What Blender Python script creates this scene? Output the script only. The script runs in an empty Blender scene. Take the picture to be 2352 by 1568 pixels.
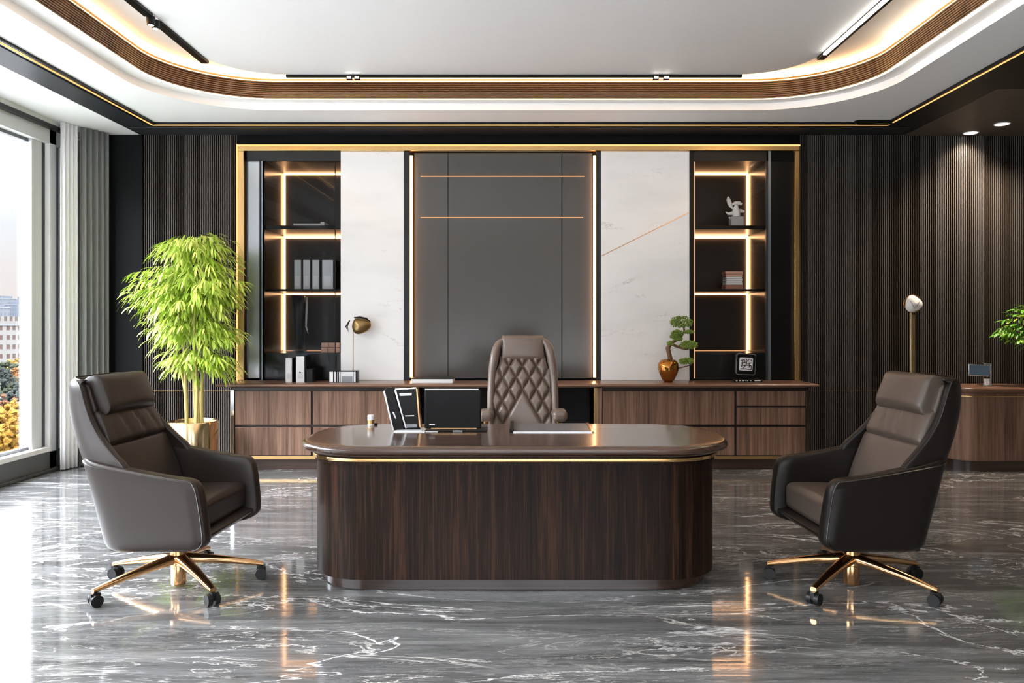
import bpy, math, random
from mathutils import Vector, Matrix
random.seed(7)
PI = math.pi
S = bpy.context.scene
COL = S.collection

# ------------------------------------------------------------------ camera
F, CX, CY, H = 1800.0, 1195.0, 745.0, 1.40
cam_d = bpy.data.cameras.new('camera')
cam = bpy.data.objects.new('camera', cam_d)
COL.objects.link(cam)
cam.location = (0, 0, H)
cam.rotation_euler = (PI/2, 0, 0)
cam_d.sensor_width = 36
cam_d.lens = F/2352*36
cam_d.shift_x = -(CX-1176)/2352
cam_d.shift_y = -(784-CY)/2352
cam_d.clip_end = 3000
S.camera = cam

# ------------------------------------------------------------------ view, world, sun
S.view_settings.view_transform = 'Standard'
S.view_settings.look = 'None'
S.view_settings.gamma = 1
S.view_settings.use_curve_mapping = False
S.view_settings.exposure = 1.08
S.cycles.max_bounces = 10
S.cycles.diffuse_bounces = 6
S.cycles.transparent_max_bounces = 12
S.cycles.caustics_reflective = True
S.cycles.caustics_refractive = False
S.cycles.sample_clamp_indirect = 6
S.cycles.use_denoising = True

world = bpy.data.worlds.new('sky')
S.world = world
world.use_nodes = True
nt = world.node_tree
nt.nodes.clear()
wo = nt.nodes.new('ShaderNodeOutputWorld')
bg = nt.nodes.new('ShaderNodeBackground')
tc = nt.nodes.new('ShaderNodeTexCoord')
sx = nt.nodes.new('ShaderNodeSeparateXYZ')
cr = nt.nodes.new('ShaderNodeValToRGB')
nt.links.new(tc.outputs['Generated'], sx.inputs[0])
nt.links.new(sx.outputs['Z'], cr.inputs[0])
e = cr.color_ramp.elements
e[0].position = 0.0; e[0].color = (0.52, 0.475, 0.45, 1)
e[1].position = 0.06; e[1].color = (0.54, 0.505, 0.48, 1)
for p, c in ((0.11, (0.55, 0.56, 0.57, 1)), (0.155, (0.72, 0.75, 0.78, 1)), (0.19, (1.5, 1.57, 1.64, 1)), (0.24, (4.5, 4.7, 4.9, 1)), (0.45, (17, 17.6, 18.3, 1)), (1.0, (17, 17.8, 19, 1))):
    n_ = e.new(p); n_.color = c
nt.links.new(cr.outputs[0], bg.inputs[0])
bg.inputs[1].default_value = 1.0
nt.links.new(bg.outputs[0], wo.inputs[0])

sd = bpy.data.lights.new('sun', 'SUN'); sd.energy = 1.0; sd.angle = 0.02; sd.color = (1, .93, .82)
sun = bpy.data.objects.new('sun', sd); COL.objects.link(sun)
sun.rotation_euler = Vector((-.5, .75, -.55)).to_track_quat('-Z', 'Y').to_euler()

pd = bpy.data.lights.new('window_portal', 'AREA'); pd.shape = 'RECTANGLE'; pd.size = 9.9; pd.size_y = 2.9
pd.cycles.is_portal = True
po = bpy.data.objects.new('window_portal', pd); COL.objects.link(po)
po.location = (-4.62, 2.4, 1.68)
po.rotation_euler = Matrix(((0, 0, -1), (1, 0, 0), (0, -1, 0))).to_euler()   # local -Z -> +X
pd2 = pd.copy(); pd2.size = 4.4; po2 = bpy.data.objects.new('window_portal', pd2); COL.objects.link(po2)
po2.location = (0.0, -3.22, 1.68); po2.rotation_euler = (PI/2, 0, 0)   # local -Z -> +Y; portal for the added front-wall windows
# (columns: local x -> +Y, local z -> -X)

def W(px, py, D):
    """pixel of the photo at depth D -> point of the room"""
    return Vector(((px-CX)/F*D, D, H-(py-CY)/F*D))
def SC(D): return F/D

# ------------------------------------------------------------------ materials
def new_mat(name):
    m = bpy.data.materials.new(name); m.use_nodes = True
    return m, m.node_tree, m.node_tree.nodes['Principled BSDF']
def mat(name, col, rough=.5, metal=0, coat=0, coat_r=.05, emit=None, es=0, ior=1.5, bump=0, bscale=200, var=0, sheen=0, spec=.5):
    m, t, b = new_mat(name)
    b.inputs['Base Color'].default_value = (*col, 1)
    b.inputs['Roughness'].default_value = rough
    b.inputs['Metallic'].default_value = metal
    b.inputs['Coat Weight'].default_value = coat
    b.inputs['Coat Roughness'].default_value = coat_r
    b.inputs['IOR'].default_value = ior
    b.inputs['Sheen Weight'].default_value = sheen
    b.inputs['Specular IOR Level'].default_value = spec
    tcn = t.nodes.new('ShaderNodeTexCoord')
    if var:
        nz = t.nodes.new('ShaderNodeTexNoise'); nz.inputs['Scale'].default_value = 3
        mr = t.nodes.new('ShaderNodeMixRGB'); mr.blend_type = 'MIX'
        mr.inputs[1].default_value = (*[c*(1-var) for c in col], 1)
        mr.inputs[2].default_value = (*[min(1, c*(1+var)) for c in col], 1)
        t.links.new(tcn.outputs['Object'], nz.inputs['Vector'])
        t.links.new(nz.outputs[0], mr.inputs[0]); t.links.new(mr.outputs[0], b.inputs['Base Color'])
    if bump:
        nz = t.nodes.new('ShaderNodeTexNoise'); nz.inputs['Scale'].default_value = bscale
        bp = t.nodes.new('ShaderNodeBump'); bp.inputs['Strength'].default_value = bump; bp.inputs['Distance'].default_value = .001
        t.links.new(tcn.outputs['Object'], nz.inputs['Vector'])
        t.links.new(nz.outputs[0], bp.inputs['Height']); t.links.new(bp.outputs[0], b.inputs['Normal'])
    if emit:
        b.inputs['Emission Color'].default_value = (*emit, 1)
        b.inputs['Emission Strength'].default_value = es
    return m
def wood(name, dark, mid, light, axis='z', rough=.35, coat=.3, fine=70, coat_r=.12, spec=.3):
    m, t, b = new_mat(name)
    tcn = t.nodes.new('ShaderNodeTexCoord'); mp = t.nodes.new('ShaderNodeMapping')
    sc = {'z': (1, 1, .025), 'x': (.02, 1, 1), 'y': (1, .02, 1)}[axis]
    mp.inputs['Scale'].default_value = sc
    n1 = t.nodes.new('ShaderNodeTexNoise'); n1.inputs['Scale'].default_value = fine; n1.inputs['Detail'].default_value = 5; n1.inputs['Roughness'].default_value = .65
    n2 = t.nodes.new('ShaderNodeTexNoise'); n2.inputs['Scale'].default_value = fine*.16; n2.inputs['Detail'].default_value = 3; n2.inputs['Distortion'].default_value = .6
    ad = t.nodes.new('ShaderNodeMath'); ad.operation = 'MULTIPLY_ADD'; ad.inputs[1].default_value = .62
    ml = t.nodes.new('ShaderNodeMath'); ml.operation = 'MULTIPLY'; ml.inputs[1].default_value = .38
    r = t.nodes.new('ShaderNodeValToRGB')
    r.color_ramp.elements[0].position = .36; r.color_ramp.elements[0].color = (*dark, 1)
    r.color_ramp.elements[1].position = .66; r.color_ramp.elements[1].color = (*light, 1)
    k = r.color_ramp.elements.new(.5); k.color = (*mid, 1)
    t.links.new(tcn.outputs['Object'], mp.inputs[0])
    t.links.new(mp.outputs[0], n1.inputs['Vector']); t.links.new(mp.outputs[0], n2.inputs['Vector'])
    t.links.new(n2.outputs[0], ml.inputs[0]); t.links.new(n1.outputs[0], ad.inputs[0]); t.links.new(ml.outputs[0], ad.inputs[2])
    t.links.new(ad.outputs[0], r.inputs[0]); t.links.new(r.outputs[0], b.inputs['Base Color'])
    b.inputs['Roughness'].default_value = rough; b.inputs['Coat Weight'].default_value = coat; b.inputs['Coat Roughness'].default_value = coat_r
    b.inputs['Specular IOR Level'].default_value = spec
    bp = t.nodes.new('ShaderNodeBump'); bp.inputs['Strength'].default_value = .15; bp.inputs['Distance'].default_value = .001
    t.links.new(ad.outputs[0], bp.inputs['Height']); t.links.new(bp.outputs[0], b.inputs['Normal'])
    return m
def emi(name, col, s):
    m = bpy.data.materials.new(name); m.use_nodes = True; t = m.node_tree; t.nodes.clear()
    o = t.nodes.new('ShaderNodeOutputMaterial'); q = t.nodes.new('ShaderNodeEmission')
    q.inputs[0].default_value = (*col, 1); q.inputs[1].default_value = s
    t.links.new(q.outputs[0], o.inputs[0]); return m
def glass(name, tint=(1, 1, 1), refl=1.0, base_r=.04):
    m = bpy.data.materials.new(name); m.use_nodes = True; t = m.node_tree; t.nodes.clear()
    o = t.nodes.new('ShaderNodeOutputMaterial'); mx = t.nodes.new('ShaderNodeMixShader')
    tr = t.nodes.new('ShaderNodeBsdfTransparent'); tr.inputs[0].default_value = (*tint, 1)
    gl = t.nodes.new('ShaderNodeBsdfGlossy'); gl.inputs['Roughness'].default_value = .0
    fr = t.nodes.new('ShaderNodeLayerWeight'); fr.inputs[0].default_value = .5
    pw = t.nodes.new('ShaderNodeMath'); pw.operation = 'POWER'; pw.inputs[1].default_value = 4
    t.links.new(fr.outputs['Facing'], pw.inputs[0])
    mu = t.nodes.new('ShaderNodeMath'); mu.operation = 'MULTIPLY_ADD'; mu.inputs[1].default_value = refl*.9; mu.inputs[2].default_value = refl*.05
    t.links.new(pw.outputs[0], mu.inputs[0]); t.links.new(mu.outputs[0], mx.inputs[0])
    t.links.new(tr.outputs[0], mx.inputs[1]); t.links.new(gl.outputs[0], mx.inputs[2]); t.links.new(mx.outputs[0], o.inputs[0])
    return m
def veins(t, vec, scale, width, detail=6, dist=1.0, rough=.6):
    nz = t.nodes.new('ShaderNodeTexNoise'); nz.inputs['Scale'].default_value = scale; nz.inputs['Detail'].default_value = detail
    nz.inputs['Distortion'].default_value = dist; nz.inputs['Roughness'].default_value = rough
    t.links.new(vec, nz.inputs['Vector'])
    s = t.nodes.new('ShaderNodeMath'); s.operation = 'SUBTRACT'; s.inputs[1].default_value = .5
    a = t.nodes.new('ShaderNodeMath'); a.operation = 'ABSOLUTE'
    r = t.nodes.new('ShaderNodeMapRange'); r.inputs['From Min'].default_value = 0; r.inputs['From Max'].default_value = width
    r.inputs['To Min'].default_value = 1; r.inputs['To Max'].default_value = 0
    t.links.new(nz.outputs[0], s.inputs[0]); t.links.new(s.outputs[0], a.inputs[0]); t.links.new(a.outputs[0], r.inputs['Value'])
    return r.outputs[0]
def mask(t, vec, scale, lo, hi):
    nz = t.nodes.new('ShaderNodeTexNoise'); nz.inputs['Scale'].default_value = scale; nz.inputs['Detail'].default_value = 2
    t.links.new(vec, nz.inputs['Vector'])
    r = t.nodes.new('ShaderNodeMapRange'); r.inputs['From Min'].default_value = lo; r.inputs['From Max'].default_value = hi
    t.links.new(nz.outputs[0], r.inputs['Value']); return r.outputs[0]
def mul(t, a, b):
    m = t.nodes.new('ShaderNodeMath'); m.operation = 'MULTIPLY'
    for i, v in enumerate((a, b)):
        if isinstance(v, (int, float)): m.inputs[i].default_value = v
        else: t.links.new(v, m.inputs[i])
    return m.outputs[0]
def mixc(t, f, a, b):
    m = t.nodes.new('ShaderNodeMixRGB')
    t.links.new(f, m.inputs[0])
    for i, v in ((1, a), (2, b)):
        if isinstance(v, tuple): m.inputs[i].default_value = (*v, 1)
        else: t.links.new(v, m.inputs[i])
    return m.outputs[0]
def floor_mat():
    m, t, b = new_mat('grey_marble')
    tcn = t.nodes.new('ShaderNodeTexCoord')
    def mp(sc, rot=0, loc=(0, 0, 0)):
        n = t.nodes.new('ShaderNodeMapping'); n.inputs['Scale'].default_value = sc; n.inputs['Rotation'].default_value = (0, 0, rot); n.inputs['Location'].default_value = loc
        t.links.new(tcn.outputs['Object'], n.inputs[0]); return n.outputs[0]
    v1 = mp((.45, 1.5, 1), .22); v2 = mp((.55, 2.2, 1), -.25, (3, 1, 0)); v3 = mp((.35, 4, 1), .06); v4 = mp((1, 1.3, 1), .6, (7, 2, 0))
    cloud = t.nodes.new('ShaderNodeTexNoise'); cloud.inputs['Scale'].default_value = 2.6; cloud.inputs['Detail'].default_value = 9; cloud.inputs['Roughness'].default_value = .72; cloud.inputs['Distortion'].default_value = .5
    t.links.new(v3, cloud.inputs['Vector'])
    r = t.nodes.new('ShaderNodeValToRGB')
    r.color_ramp.elements[0].position = .33; r.color_ramp.elements[0].color = (.052, .052, .051, 1)
    r.color_ramp.elements[1].position = .72; r.color_ramp.elements[1].color = (.20, .20, .195, 1)
    k = r.color_ramp.elements.new(.5); k.color = (.100, .100, .098, 1)
    t.links.new(cloud.outputs[0], r.inputs[0])
    c = r.outputs[0]
    haze = mul(t, mask(t, v1, 1.1, .56, .78), .45)
    c = mixc(t, haze, c, (.30, .30, .29))
    c = mixc(t, mul(t, mul(t, veins(t, v3, 3.2, .012, 7, .8), mask(t, v1, 1.7, .42, .62)), .55), c, (.50, .48, .46))
    v5 = mp((.8, 7, 1), -.04, (2, 5, 0))
    c = mixc(t, mul(t, mul(t, veins(t, v5, 3.6, .02, 8, .5, .7), mask(t, v2, 2.1, .44, .66)), .5), c, (.40, .39, .38))
    c = mixc(t, mul(t, mul(t, veins(t, v2, 1.7, .0085, 8, 1.2), mask(t, v4, 1.1, .46, .6)), .85), c, (.72, .68, .63))
    c = mixc(t, mul(t, mul(t, veins(t, v1, .8, .006, 9, 1.4), mask(t, v4, .8, .40, .55)), .95), c, (.85, .84, .82))
    t.links.new(c, b.inputs['Base Color'])
    b.inputs['Roughness'].default_value = .07
    b.inputs['IOR'].default_value = 1.85
    nz = t.nodes.new('ShaderNodeTexNoise'); nz.inputs['Scale'].default_value = 4; t.links.new(v3, nz.inputs['Vector'])
    bp = t.nodes.new('ShaderNodeBump'); bp.inputs['Strength'].default_value = .05; bp.inputs['Distance'].default_value = .01
    t.links.new(nz.outputs[0], bp.inputs['Height']); t.links.new(bp.outputs[0], b.inputs['Normal'])
    return m
def white_marble(name='white_marble', base=(.80, .80, .79)):
    m, t, b = new_mat(name)
    tcn = t.nodes.new('ShaderNodeTexCoord')
    mp = t.nodes.new('ShaderNodeMapping'); mp.inputs['Rotation'].default_value = (0, .6, 0); mp.inputs['Scale'].default_value = (.7, 1, 1.9)
    t.links.new(tcn.outputs['Object'], mp.inputs[0]); v = mp.outputs[0]
    c = mixc(t, mul(t, mask(t, v, 1.5, .5, .8), .35), base, (.66, .66, .66))
    c = mixc(t, mul(t, mul(t, veins(t, v, 1.6, .0045, 9, 1.0), mask(t, v, 2.2, .55, .68)), .75), c, (.18, .17, .16))
    t.links.new(c, b.inputs['Base Color']); b.inputs['Roughness'].default_value = .12
    return m

M = {}
M['floor'] = floor_mat()
M['marble'] = white_marble(base=(.93, .93, .92))
M['white'] = mat('white_plaster', (.90, .90, .89), .6)
M['white2'] = mat('warm_white_plaster', (.88, .86, .83), .6)
M['jamb'] = mat('pale_grey_frame', (.80, .81, .83), .4)
M['frame'] = mat('grey_metal_frame', (.16, .165, .17), .35, .3)
M['frame_d'] = mat('dark_metal_frame', (.035, .035, .037), .4, .3)
M['black'] = mat('black_panel', (.003, .0035, .004), .5, spec=.12)
M['cornice'] = mat('charcoal_cornice', (.020, .022, .025), .4, spec=.3)
M['cornice_r'] = mat('black_ceiling', (.006, .006, .006), .5)
M['brown_ceil'] = mat('brown_ceiling', (.085, .062, .048), .5)
M['slat'] = mat('dark_slat', (.14, .115, .098), .4, spec=.35)
M['slat_back'] = mat('slat_back', (.004, .004, .004), .7)
M['gold'] = mat('brushed_gold', (.80, .52, .22), .25, 1)
M['gold_d'] = mat('polished_bronze', (.72, .42, .20), .16, 1)
M['gold_l'] = mat('pale_gold', (.86, .68, .40), .16, 1)
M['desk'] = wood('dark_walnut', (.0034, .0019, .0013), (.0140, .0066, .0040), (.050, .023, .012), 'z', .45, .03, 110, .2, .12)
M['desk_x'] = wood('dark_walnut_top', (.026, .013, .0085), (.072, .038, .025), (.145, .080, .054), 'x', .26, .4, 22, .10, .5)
M['walnut'] = wood('walnut_fronts', (.06, .030, .018), (.175, .096, .062), (.29, .17, .115), 'z', .38, .1, 60)
M['walnut_x'] = wood('walnut_top', (.08, .04, .025), (.19, .10, .065), (.30, .17, .11), 'x', .3, .3, 25)
M['walnut_d'] = wood('walnut_plinth', (.012, .006, .004), (.030, .016, .011), (.055, .032, .022), 'x', .3, .3, 30)
M['ceil_slat'] = wood('ceiling_slats', (.10, .045, .018), (.22, .11, .05), (.34, .19, .09), 'x', .4, .2, 20)
M['dark_glass'] = mat('smoked_glass_panel', (.012, .012, .012), .22, spec=.4)
M['center_glass'] = mat('grey_lacquered_glass', (.075, .073, .069), .16, spec=.5)
M['pale_glass'] = mat('pale_mirror_panel', (.50, .53, .56), .22, .85)
M['steel'] = mat('brushed_steel', (.25, .29, .33), .3, .8)
M['niche'] = mat('niche_lining', (.030, .029, .028), .4, spec=.3)
M['niche_r'] = mat('niche_lining_brown', (.022, .017, .014), .4, spec=.3)
M['led'] = emi('warm_led', (1.0, .50, .22), 7)
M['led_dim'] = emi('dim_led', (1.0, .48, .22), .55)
M['led_cove'] = emi('cove_led', (1.0, .58, .25), 4.2)
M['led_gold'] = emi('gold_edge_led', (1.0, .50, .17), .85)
M['led_cove_hot'] = emi('bright_cove_led', (1.0, .84, .62), 13)
M['lamp_on'] = emi('lamp_white', (1.0, .93, .84), 4)
M['leather'] = mat('brown_leather', (.024, .0170, .0138), .36, bump=.12, bscale=900, spec=.35)
M['leather_l'] = mat('taupe_leather', (.18, .132, .104), .28, bump=.1, bscale=900, spec=.7)
M['leather_r'] = mat('brown_leather_shaded', (.009, .0065, .0052), .36, bump=.12, bscale=900, spec=.3)  # right chair outside: brown leather with its shade put into the colour
M['leather_lit'] = mat('brown_leather_lit', (.085, .064, .051), .32, bump=.12, bscale=900, spec=.65)  # right chair cushions: same leather, window light put into the colour
M['piping'] = mat('leather_piping', (.020, .014, .011), .25, coat=.6, coat_r=.1)
M['rubber'] = mat('black_rubber', (.006, .006, .006), .4, spec=.3)
M['soil'] = mat('soil', (.03, .02, .012), .9)
M['cane'] = mat('bamboo_cane', (.50, .40, .13), .4, var=.3)
M['leaf'] = mat('bamboo_leaf', (.34, .50, .045), .45, var=.45)
M['leaf_l'] = mat('bamboo_leaf_light', (.66, .76, .16), .45, var=.3)
M['leaf_r'] = mat('bright_green_leaf', (.10, .32, .02), .45, var=.5)
M['bonsai'] = mat('bonsai_green', (.19, .29, .04), .6, var=.5)
M['bark'] = mat('bonsai_bark', (.16, .07, .025), .5, var=.4)
M['copper'] = mat('copper_glaze', (.48, .20, .04), .12, .9)
M['bronze'] = mat('aged_bronze', (.32, .21, .09), .32, .85, var=.35)
M['blk'] = mat('gloss_black', (.004, .004, .004), .3, spec=.25)
M['screen'] = mat('screen_black', (.003, .003, .003), .4, spec=.2)
M['paper'] = mat('paper_white', (.82, .82, .82), .6)
M['gw'] = mat('grey_white_card', (.66, .67, .68), .5)
M['gm'] = mat('mid_grey_card', (.22, .24, .25), .5)
M['chrome'] = mat('chrome', (.8, .8, .8), .12, 1)
M['pink'] = mat('blush_card', (.62, .36, .26), .5)
M['pink_d'] = mat('terracotta_card', (.36, .17, .11), .5)
M['padg'] = mat('desk_pad_grey', (.14, .14, .145), .35, coat=.2)
M['blue'] = mat('blue_picture', (.10, .17, .25), .3, coat=.6)
M['ceramic'] = mat('white_ceramic', (.80, .79, .77), .3)
M['cement'] = mat('cement_grey', (.40, .40, .39), .7, var=.3)
M['curtain'] = mat('grey_curtain', (.20, .205, .195), .85, sheen=.3, bump=.3, bscale=300)
M['sheer'] = mat('white_sheer', (.95, .95, .96), .8)
M['glass'] = glass('window_glass', (.97, .98, 1))
M['cab_glass'] = glass('smoked_cabinet_glass', (.86, .87, .88), .15)
M['base_marble'] = mat('dark_marble_base', (.09, .09, .09), .15, var=.5)
M['rear'] = mat('rear_wall_grey', (.32, .31, .30), .6)

# ------------------------------------------------------------------ mesh builder
def rr(cx, cy, hx, hy, r, n=8, z=0.0, k=2.0):
    """rounded rectangle ring, counter clockwise"""
    r = min(r, hx-1e-4, hy-1e-4); pts = []
    for (sx_, sy_, a0) in ((1, 1, 0), (-1, 1, PI/2), (-1, -1, PI), (1, -1, 1.5*PI)):
        ox, oy = cx+sx_*(hx-r), cy+sy_*(hy-r)
        for i in range(n+1):
            a = a0 + PI/2*i/n
            c, s = math.cos(a), math.sin(a)
            c = math.copysign(abs(c)**(2/k), c); s = math.copysign(abs(s)**(2/k), s)
            pts.append((ox+r*c, oy+r*s, z))
    return pts
class MB:
    def __init__(s): s.v = []; s.f = []
    def add(s, v, f):
        o = len(s.v); s.v += [tuple(p) for p in v]; s.f += [tuple(i+o for i in q) for q in f]; return s
    def box(s, x0, x1, y0, y1, z0, z1):
        v = [(x, y, z) for x in (x0, x1) for y in (y0, y1) for z in (z0, z1)]
        return s.add(v, [(0, 1, 3, 2), (4, 6, 7, 5), (0, 4, 5, 1), (2, 3, 7, 6), (0, 2, 6, 4), (1, 5, 7, 3)])
    def obox(s, c, hx, hy, hz, rot):
        """box centred at c with Matrix/Euler rotation"""
        v = [Vector(c)+rot @ Vector((x, y, z)) for x in (-hx, hx) for y in (-hy, hy) for z in (-hz, hz)]
        return s.add(v, [(0, 1, 3, 2), (4, 6, 7, 5), (0, 4, 5, 1), (2, 3, 7, 6), (0, 2, 6, 4), (1, 5, 7, 3)])
    def loft(s, rings, cap0=True, cap1=True, closed=True):
        n = len(rings[0]); v = [p for r in rings for p in r]; f = []
        for j in range(len(rings)-1):
            for i in range(n if closed else n-1):
                a, b = j*n+i, j*n+(i+1) % n
                f.append((a, b, b+n, a+n))
        if cap0: f.append(tuple(reversed(range(n))))
        if cap1: f.append(tuple((len(rings)-1)*n+i for i in range(n)))
        return s.add(v, f)
    def lathe(s, prof, c=(0, 0, 0), n=32):
        rings = [[(c[0]+r*math.cos(2*PI*i/n), c[1]+r*math.sin(2*PI*i/n), c[2]+z) for i in range(n)] for r, z in prof]
        return s.loft(rings)
    def tube(s, pts, rad, n=8, flat=1.0, cap=True):
        pts = [Vector(p) for p in pts]; rad = rad if isinstance(rad, (list, tuple)) else [rad]*len(pts)
        rings = []; up = Vector((0, 0, 1)); last = None
        for i, p in enumerate(pts):
            d = (pts[min(i+1, len(pts)-1)]-pts[max(i-1, 0)]).normalized()
            ref = last if last is not None else (up if abs(d.z) < .9 else Vector((1, 0, 0)))
            a = (ref - d*ref.dot(d)).normalized(); last = a; b = d.cross(a)
            rings.append([p+(a*math.cos(2*PI*k/n)*flat+b*math.sin(2*PI*k/n))*rad[i] for k in range(n)])
        return s.loft(rings, cap, cap)
    def ribbon(s, pts, w, thick=.002):
        return s.tube(pts, w, 4)
    def rbox(s, h, r, fn=None, n=8, cn=4):
        """rounded box of half sizes h and edge radius r; fn maps each point"""
        ax = []
        for k in range(3):
            q = h[k]-r
            c = [-(q + r*math.tan(PI/4*(1-i/cn))) for i in range(cn)]
            mid = [-q+2*q*i/n for i in range(n+1)]
            ax.append(c+mid+[-x for x in reversed(c)])
        def push(p):
            inner = Vector([max(-(h[k]-r), min(h[k]-r, p[k])) for k in range(3)])
            d = Vector(p)-inner
            q = inner + d.normalized()*r if d.length > 1e-9 else Vector(p)
            return fn(q) if fn else q
        for k in range(3):
            a, b = (k+1) % 3, (k+2) % 3
            for sg in (-1, 1):
                vs = []; A, B = ax[a], ax[b]
                for x in A:
                    for y in B:
                        p = [0, 0, 0]; p[k] = sg*h[k]; p[a] = x; p[b] = y; vs.append(push(p))
                fs = []; nb = len(B)
                for i in range(len(A)-1):
                    for j in range(nb-1):
                        q = (i*nb+j, (i+1)*nb+j, (i+1)*nb+j+1, i*nb+j+1)
                        fs.append(q if sg > 0 else tuple(reversed(q)))
                s.add(vs, fs)
        s.weld = True
        return s
    def build(s, name, m, parent=None, local=False, smooth=35, bevel=0, bseg=2, solid=0):
        off = Vector((0, 0, 0))
        if parent is not None and not local:
            p = parent
            while p is not None: off += p.location; p = p.parent
        me = bpy.data.meshes.new(name)
        me.from_pydata([tuple(Vector(v)-off) for v in s.v], [], s.f)
        if getattr(s, 'weld', False):
            import bmesh
            b = bmesh.new(); b.from_mesh(me); bmesh.ops.remove_doubles(b, verts=b.verts, dist=1e-5); bmesh.ops.recalc_face_normals(b, faces=b.faces); b.to_mesh(me); b.free()
        else:
            import bmesh
            b = bmesh.new(); b.from_mesh(me); bmesh.ops.recalc_face_normals(b, faces=b.faces); b.to_mesh(me); b.free()
        me.update()
        if smooth:
            me.shade_smooth(); me.set_sharp_from_angle(angle=math.radians(smooth))
        for mm in (m if isinstance(m, (list, tuple)) else [m]): me.materials.append(M[mm] if isinstance(mm, str) else mm)
        o = bpy.data.objects.new(name, me); COL.objects.link(o)
        if parent is not None: o.parent = parent
        if bevel:
            md = o.modifiers.new('bevel', 'BEVEL'); md.width = bevel; md.segments = bseg; md.limit_method = 'ANGLE'; md.angle_limit = math.radians(35)
        if solid:
            md = o.modifiers.new('solid', 'SOLIDIFY'); md.thickness = solid; md.offset = 0
        return o
def tag(o, label, cat, group=None):
    o['label'] = label; o['category'] = cat
    if group: o['group'] = group
    return o
def struct(o): o['kind'] = 'structure'; return o
def thing(name, label, cat, loc=(0, 0, 0), group=None):
    o = bpy.data.objects.new(name, None); COL.objects.link(o); o.location = loc; o.empty_display_size = .1
    return tag(o, label, cat, group)
def copy_tree(o, parent=None):
    c = o.copy(); COL.objects.link(c); c.parent = parent
    for ch in [x for x in S.objects if x.parent is o]: copy_tree(ch, c)
    return c
def bx(name, m, b, parent=None, bevel=0, local=False):
    return MB().box(*b).build(name, m, parent, bevel=bevel, local=local)

# ================================================================== ROOM
YB = 8.05           # face of the back wall panelling
CEIL = 3.345
struct(bx('floor', 'floor', (-4.8, 7.2, -3.2, 8.9, -.1, 0)))
# back wall behind everything, dark strip above the display frame, column by the curtain
struct(MB().box(-4.8, 7.2, 8.72, 8.9, 0, 3.9).build('wall_back', 'black'))
def slats(name, x0, x1, pitch=.0215):
    b = MB(); n = int((x1-x0)/pitch)
    pts = [(x0, YB+.012)]
    for i in range(n):
        a = x0+(i+.5)*pitch
        pts += [(a-pitch*.17, YB+.012), (a-pitch*.15, YB-.006), (a+pitch*.13, YB-.006), (a+pitch*.15, YB+.012)]
    pts.append((x1, YB+.012))
    b.loft([[(x, y, 0) for x, y in pts], [(x, y, CEIL+.02) for x, y in pts]], False, False, False)
    o = b.build(name, ['slat', 'slat_back'], smooth=0)
    for p in o.data.polygons:
        if p.center.y > YB-.004: p.material_index = 1
    struct(o)
    MB().box(x0, x1, YB+.03, 8.7, 0, CEIL+.02).build('backing', 'slat_back', o, local=True)
    return o
slats('wall_back_left', -3.87, -2.90)
slats('wall_back_right', 2.868, 7.0)
struct(bx('wall_back_column', 'black', (-4.60, -3.87, 8.03, 8.7, 0, CEIL+.02)))
struct(bx('wall_back_header', 'black', (-2.90, 2.868, YB-.01, 8.7, 3.255, CEIL+.02)))
for k, (xa, xb) in enumerate(((-3.87, -2.91), (2.87, 7.0))):
    struct(bx('trim_%d' % (k+1), 'gold_d', (xa, xb, YB-.0075, YB-.0065, .717, .7195)))
struct(bx('wall_right', 'rear', (7.0, 7.2, -3.2, 8.72, 0, 3.9)))
struct(MB().box(-4.8, 7.2, -3.2, -3.0, 0, .24).build('wall_front', 'rear'))
struct(MB().box(-4.8, 7.2, -3.2, -3.0, 3.13, 3.9).build('wall_front_head', 'white'))
for k, (xx, xw) in enumerate(((-4.8, -2.2), (2.2, 7.2))):
    struct(bx('wall_front_pier', 'rear', (xx, xw, -3.2, -3.0, .24, 3.13)))
for k, xx in enumerate((-2.2, 0.0)):  # unseen windows added behind the camera to light the back wall from the front
    wroot = bpy.data.objects.new('window_%d' % (k+5), None); COL.objects.link(wroot); wroot.location = (xx, -3.1, 0); struct(wroot)
    x9 = (0.0, 2.2)[k]
    MB().box(xx, xx+.06, -3.14, -3.04, .24, 3.13).box(x9-.06, x9, -3.14, -3.04, .24, 3.13).box(xx+.06, x9-.06, -3.14, -3.04, .24, .29).box(xx+.06, x9-.06, -3.14, -3.04, 3.08, 3.13).build('window_frame', 'frame', wroot)
    MB().box(xx+.06, x9-.06, -3.095, -3.088, .29, 3.08).build('glass_pane', 'glass', wroot)
# left wall: kerb, head, piers and four glazed bays
struct(bx('wall_left', 'frame', (-4.66, -4.50, -3.0, 7.70, 0, .19), bevel=.006))
struct(bx('wall_left_head', 'jamb', (-4.66, -4.50, -3.0, 7.70, 3.13, 3.28), bevel=.006))
struct(bx('wall_left_beam', 'white', (-4.8, -4.46, -3.0, 8.1, 3.28, 3.6)))
struct(bx('trim_3', 'frame_d', (-4.50, -4.44, -3.0, 7.75, 3.262, 3.30), bevel=.004))
struct(bx('trim_4', 'white', (-4.70, -4.485, -3.0, 7.49, .19, .235), bevel=.004))
struct(bx('baseboard_left', 'base_marble', (-4.50, -4.455, -3.0, 7.84, 0, .03), bevel=.004))
struct(bx('wall_left_pier', 'white', (-4.66, -4.50, 7.493, 7.604, .0, 3.28), bevel=.004))
struct(bx('trim_5', 'frame_d', (-4.66, -4.545, 7.44, 7.497, .235, 3.13)))
struct(bx('wall_left_return', 'frame', (-4.66, -4.53, 7.604, 7.69, 0, 3.28), bevel=.004))
struct(bx('wall_left_end', 'jamb', (-4.8, -4.51, 7.69, 8.1, 0, 3.28), bevel=.004))
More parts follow.
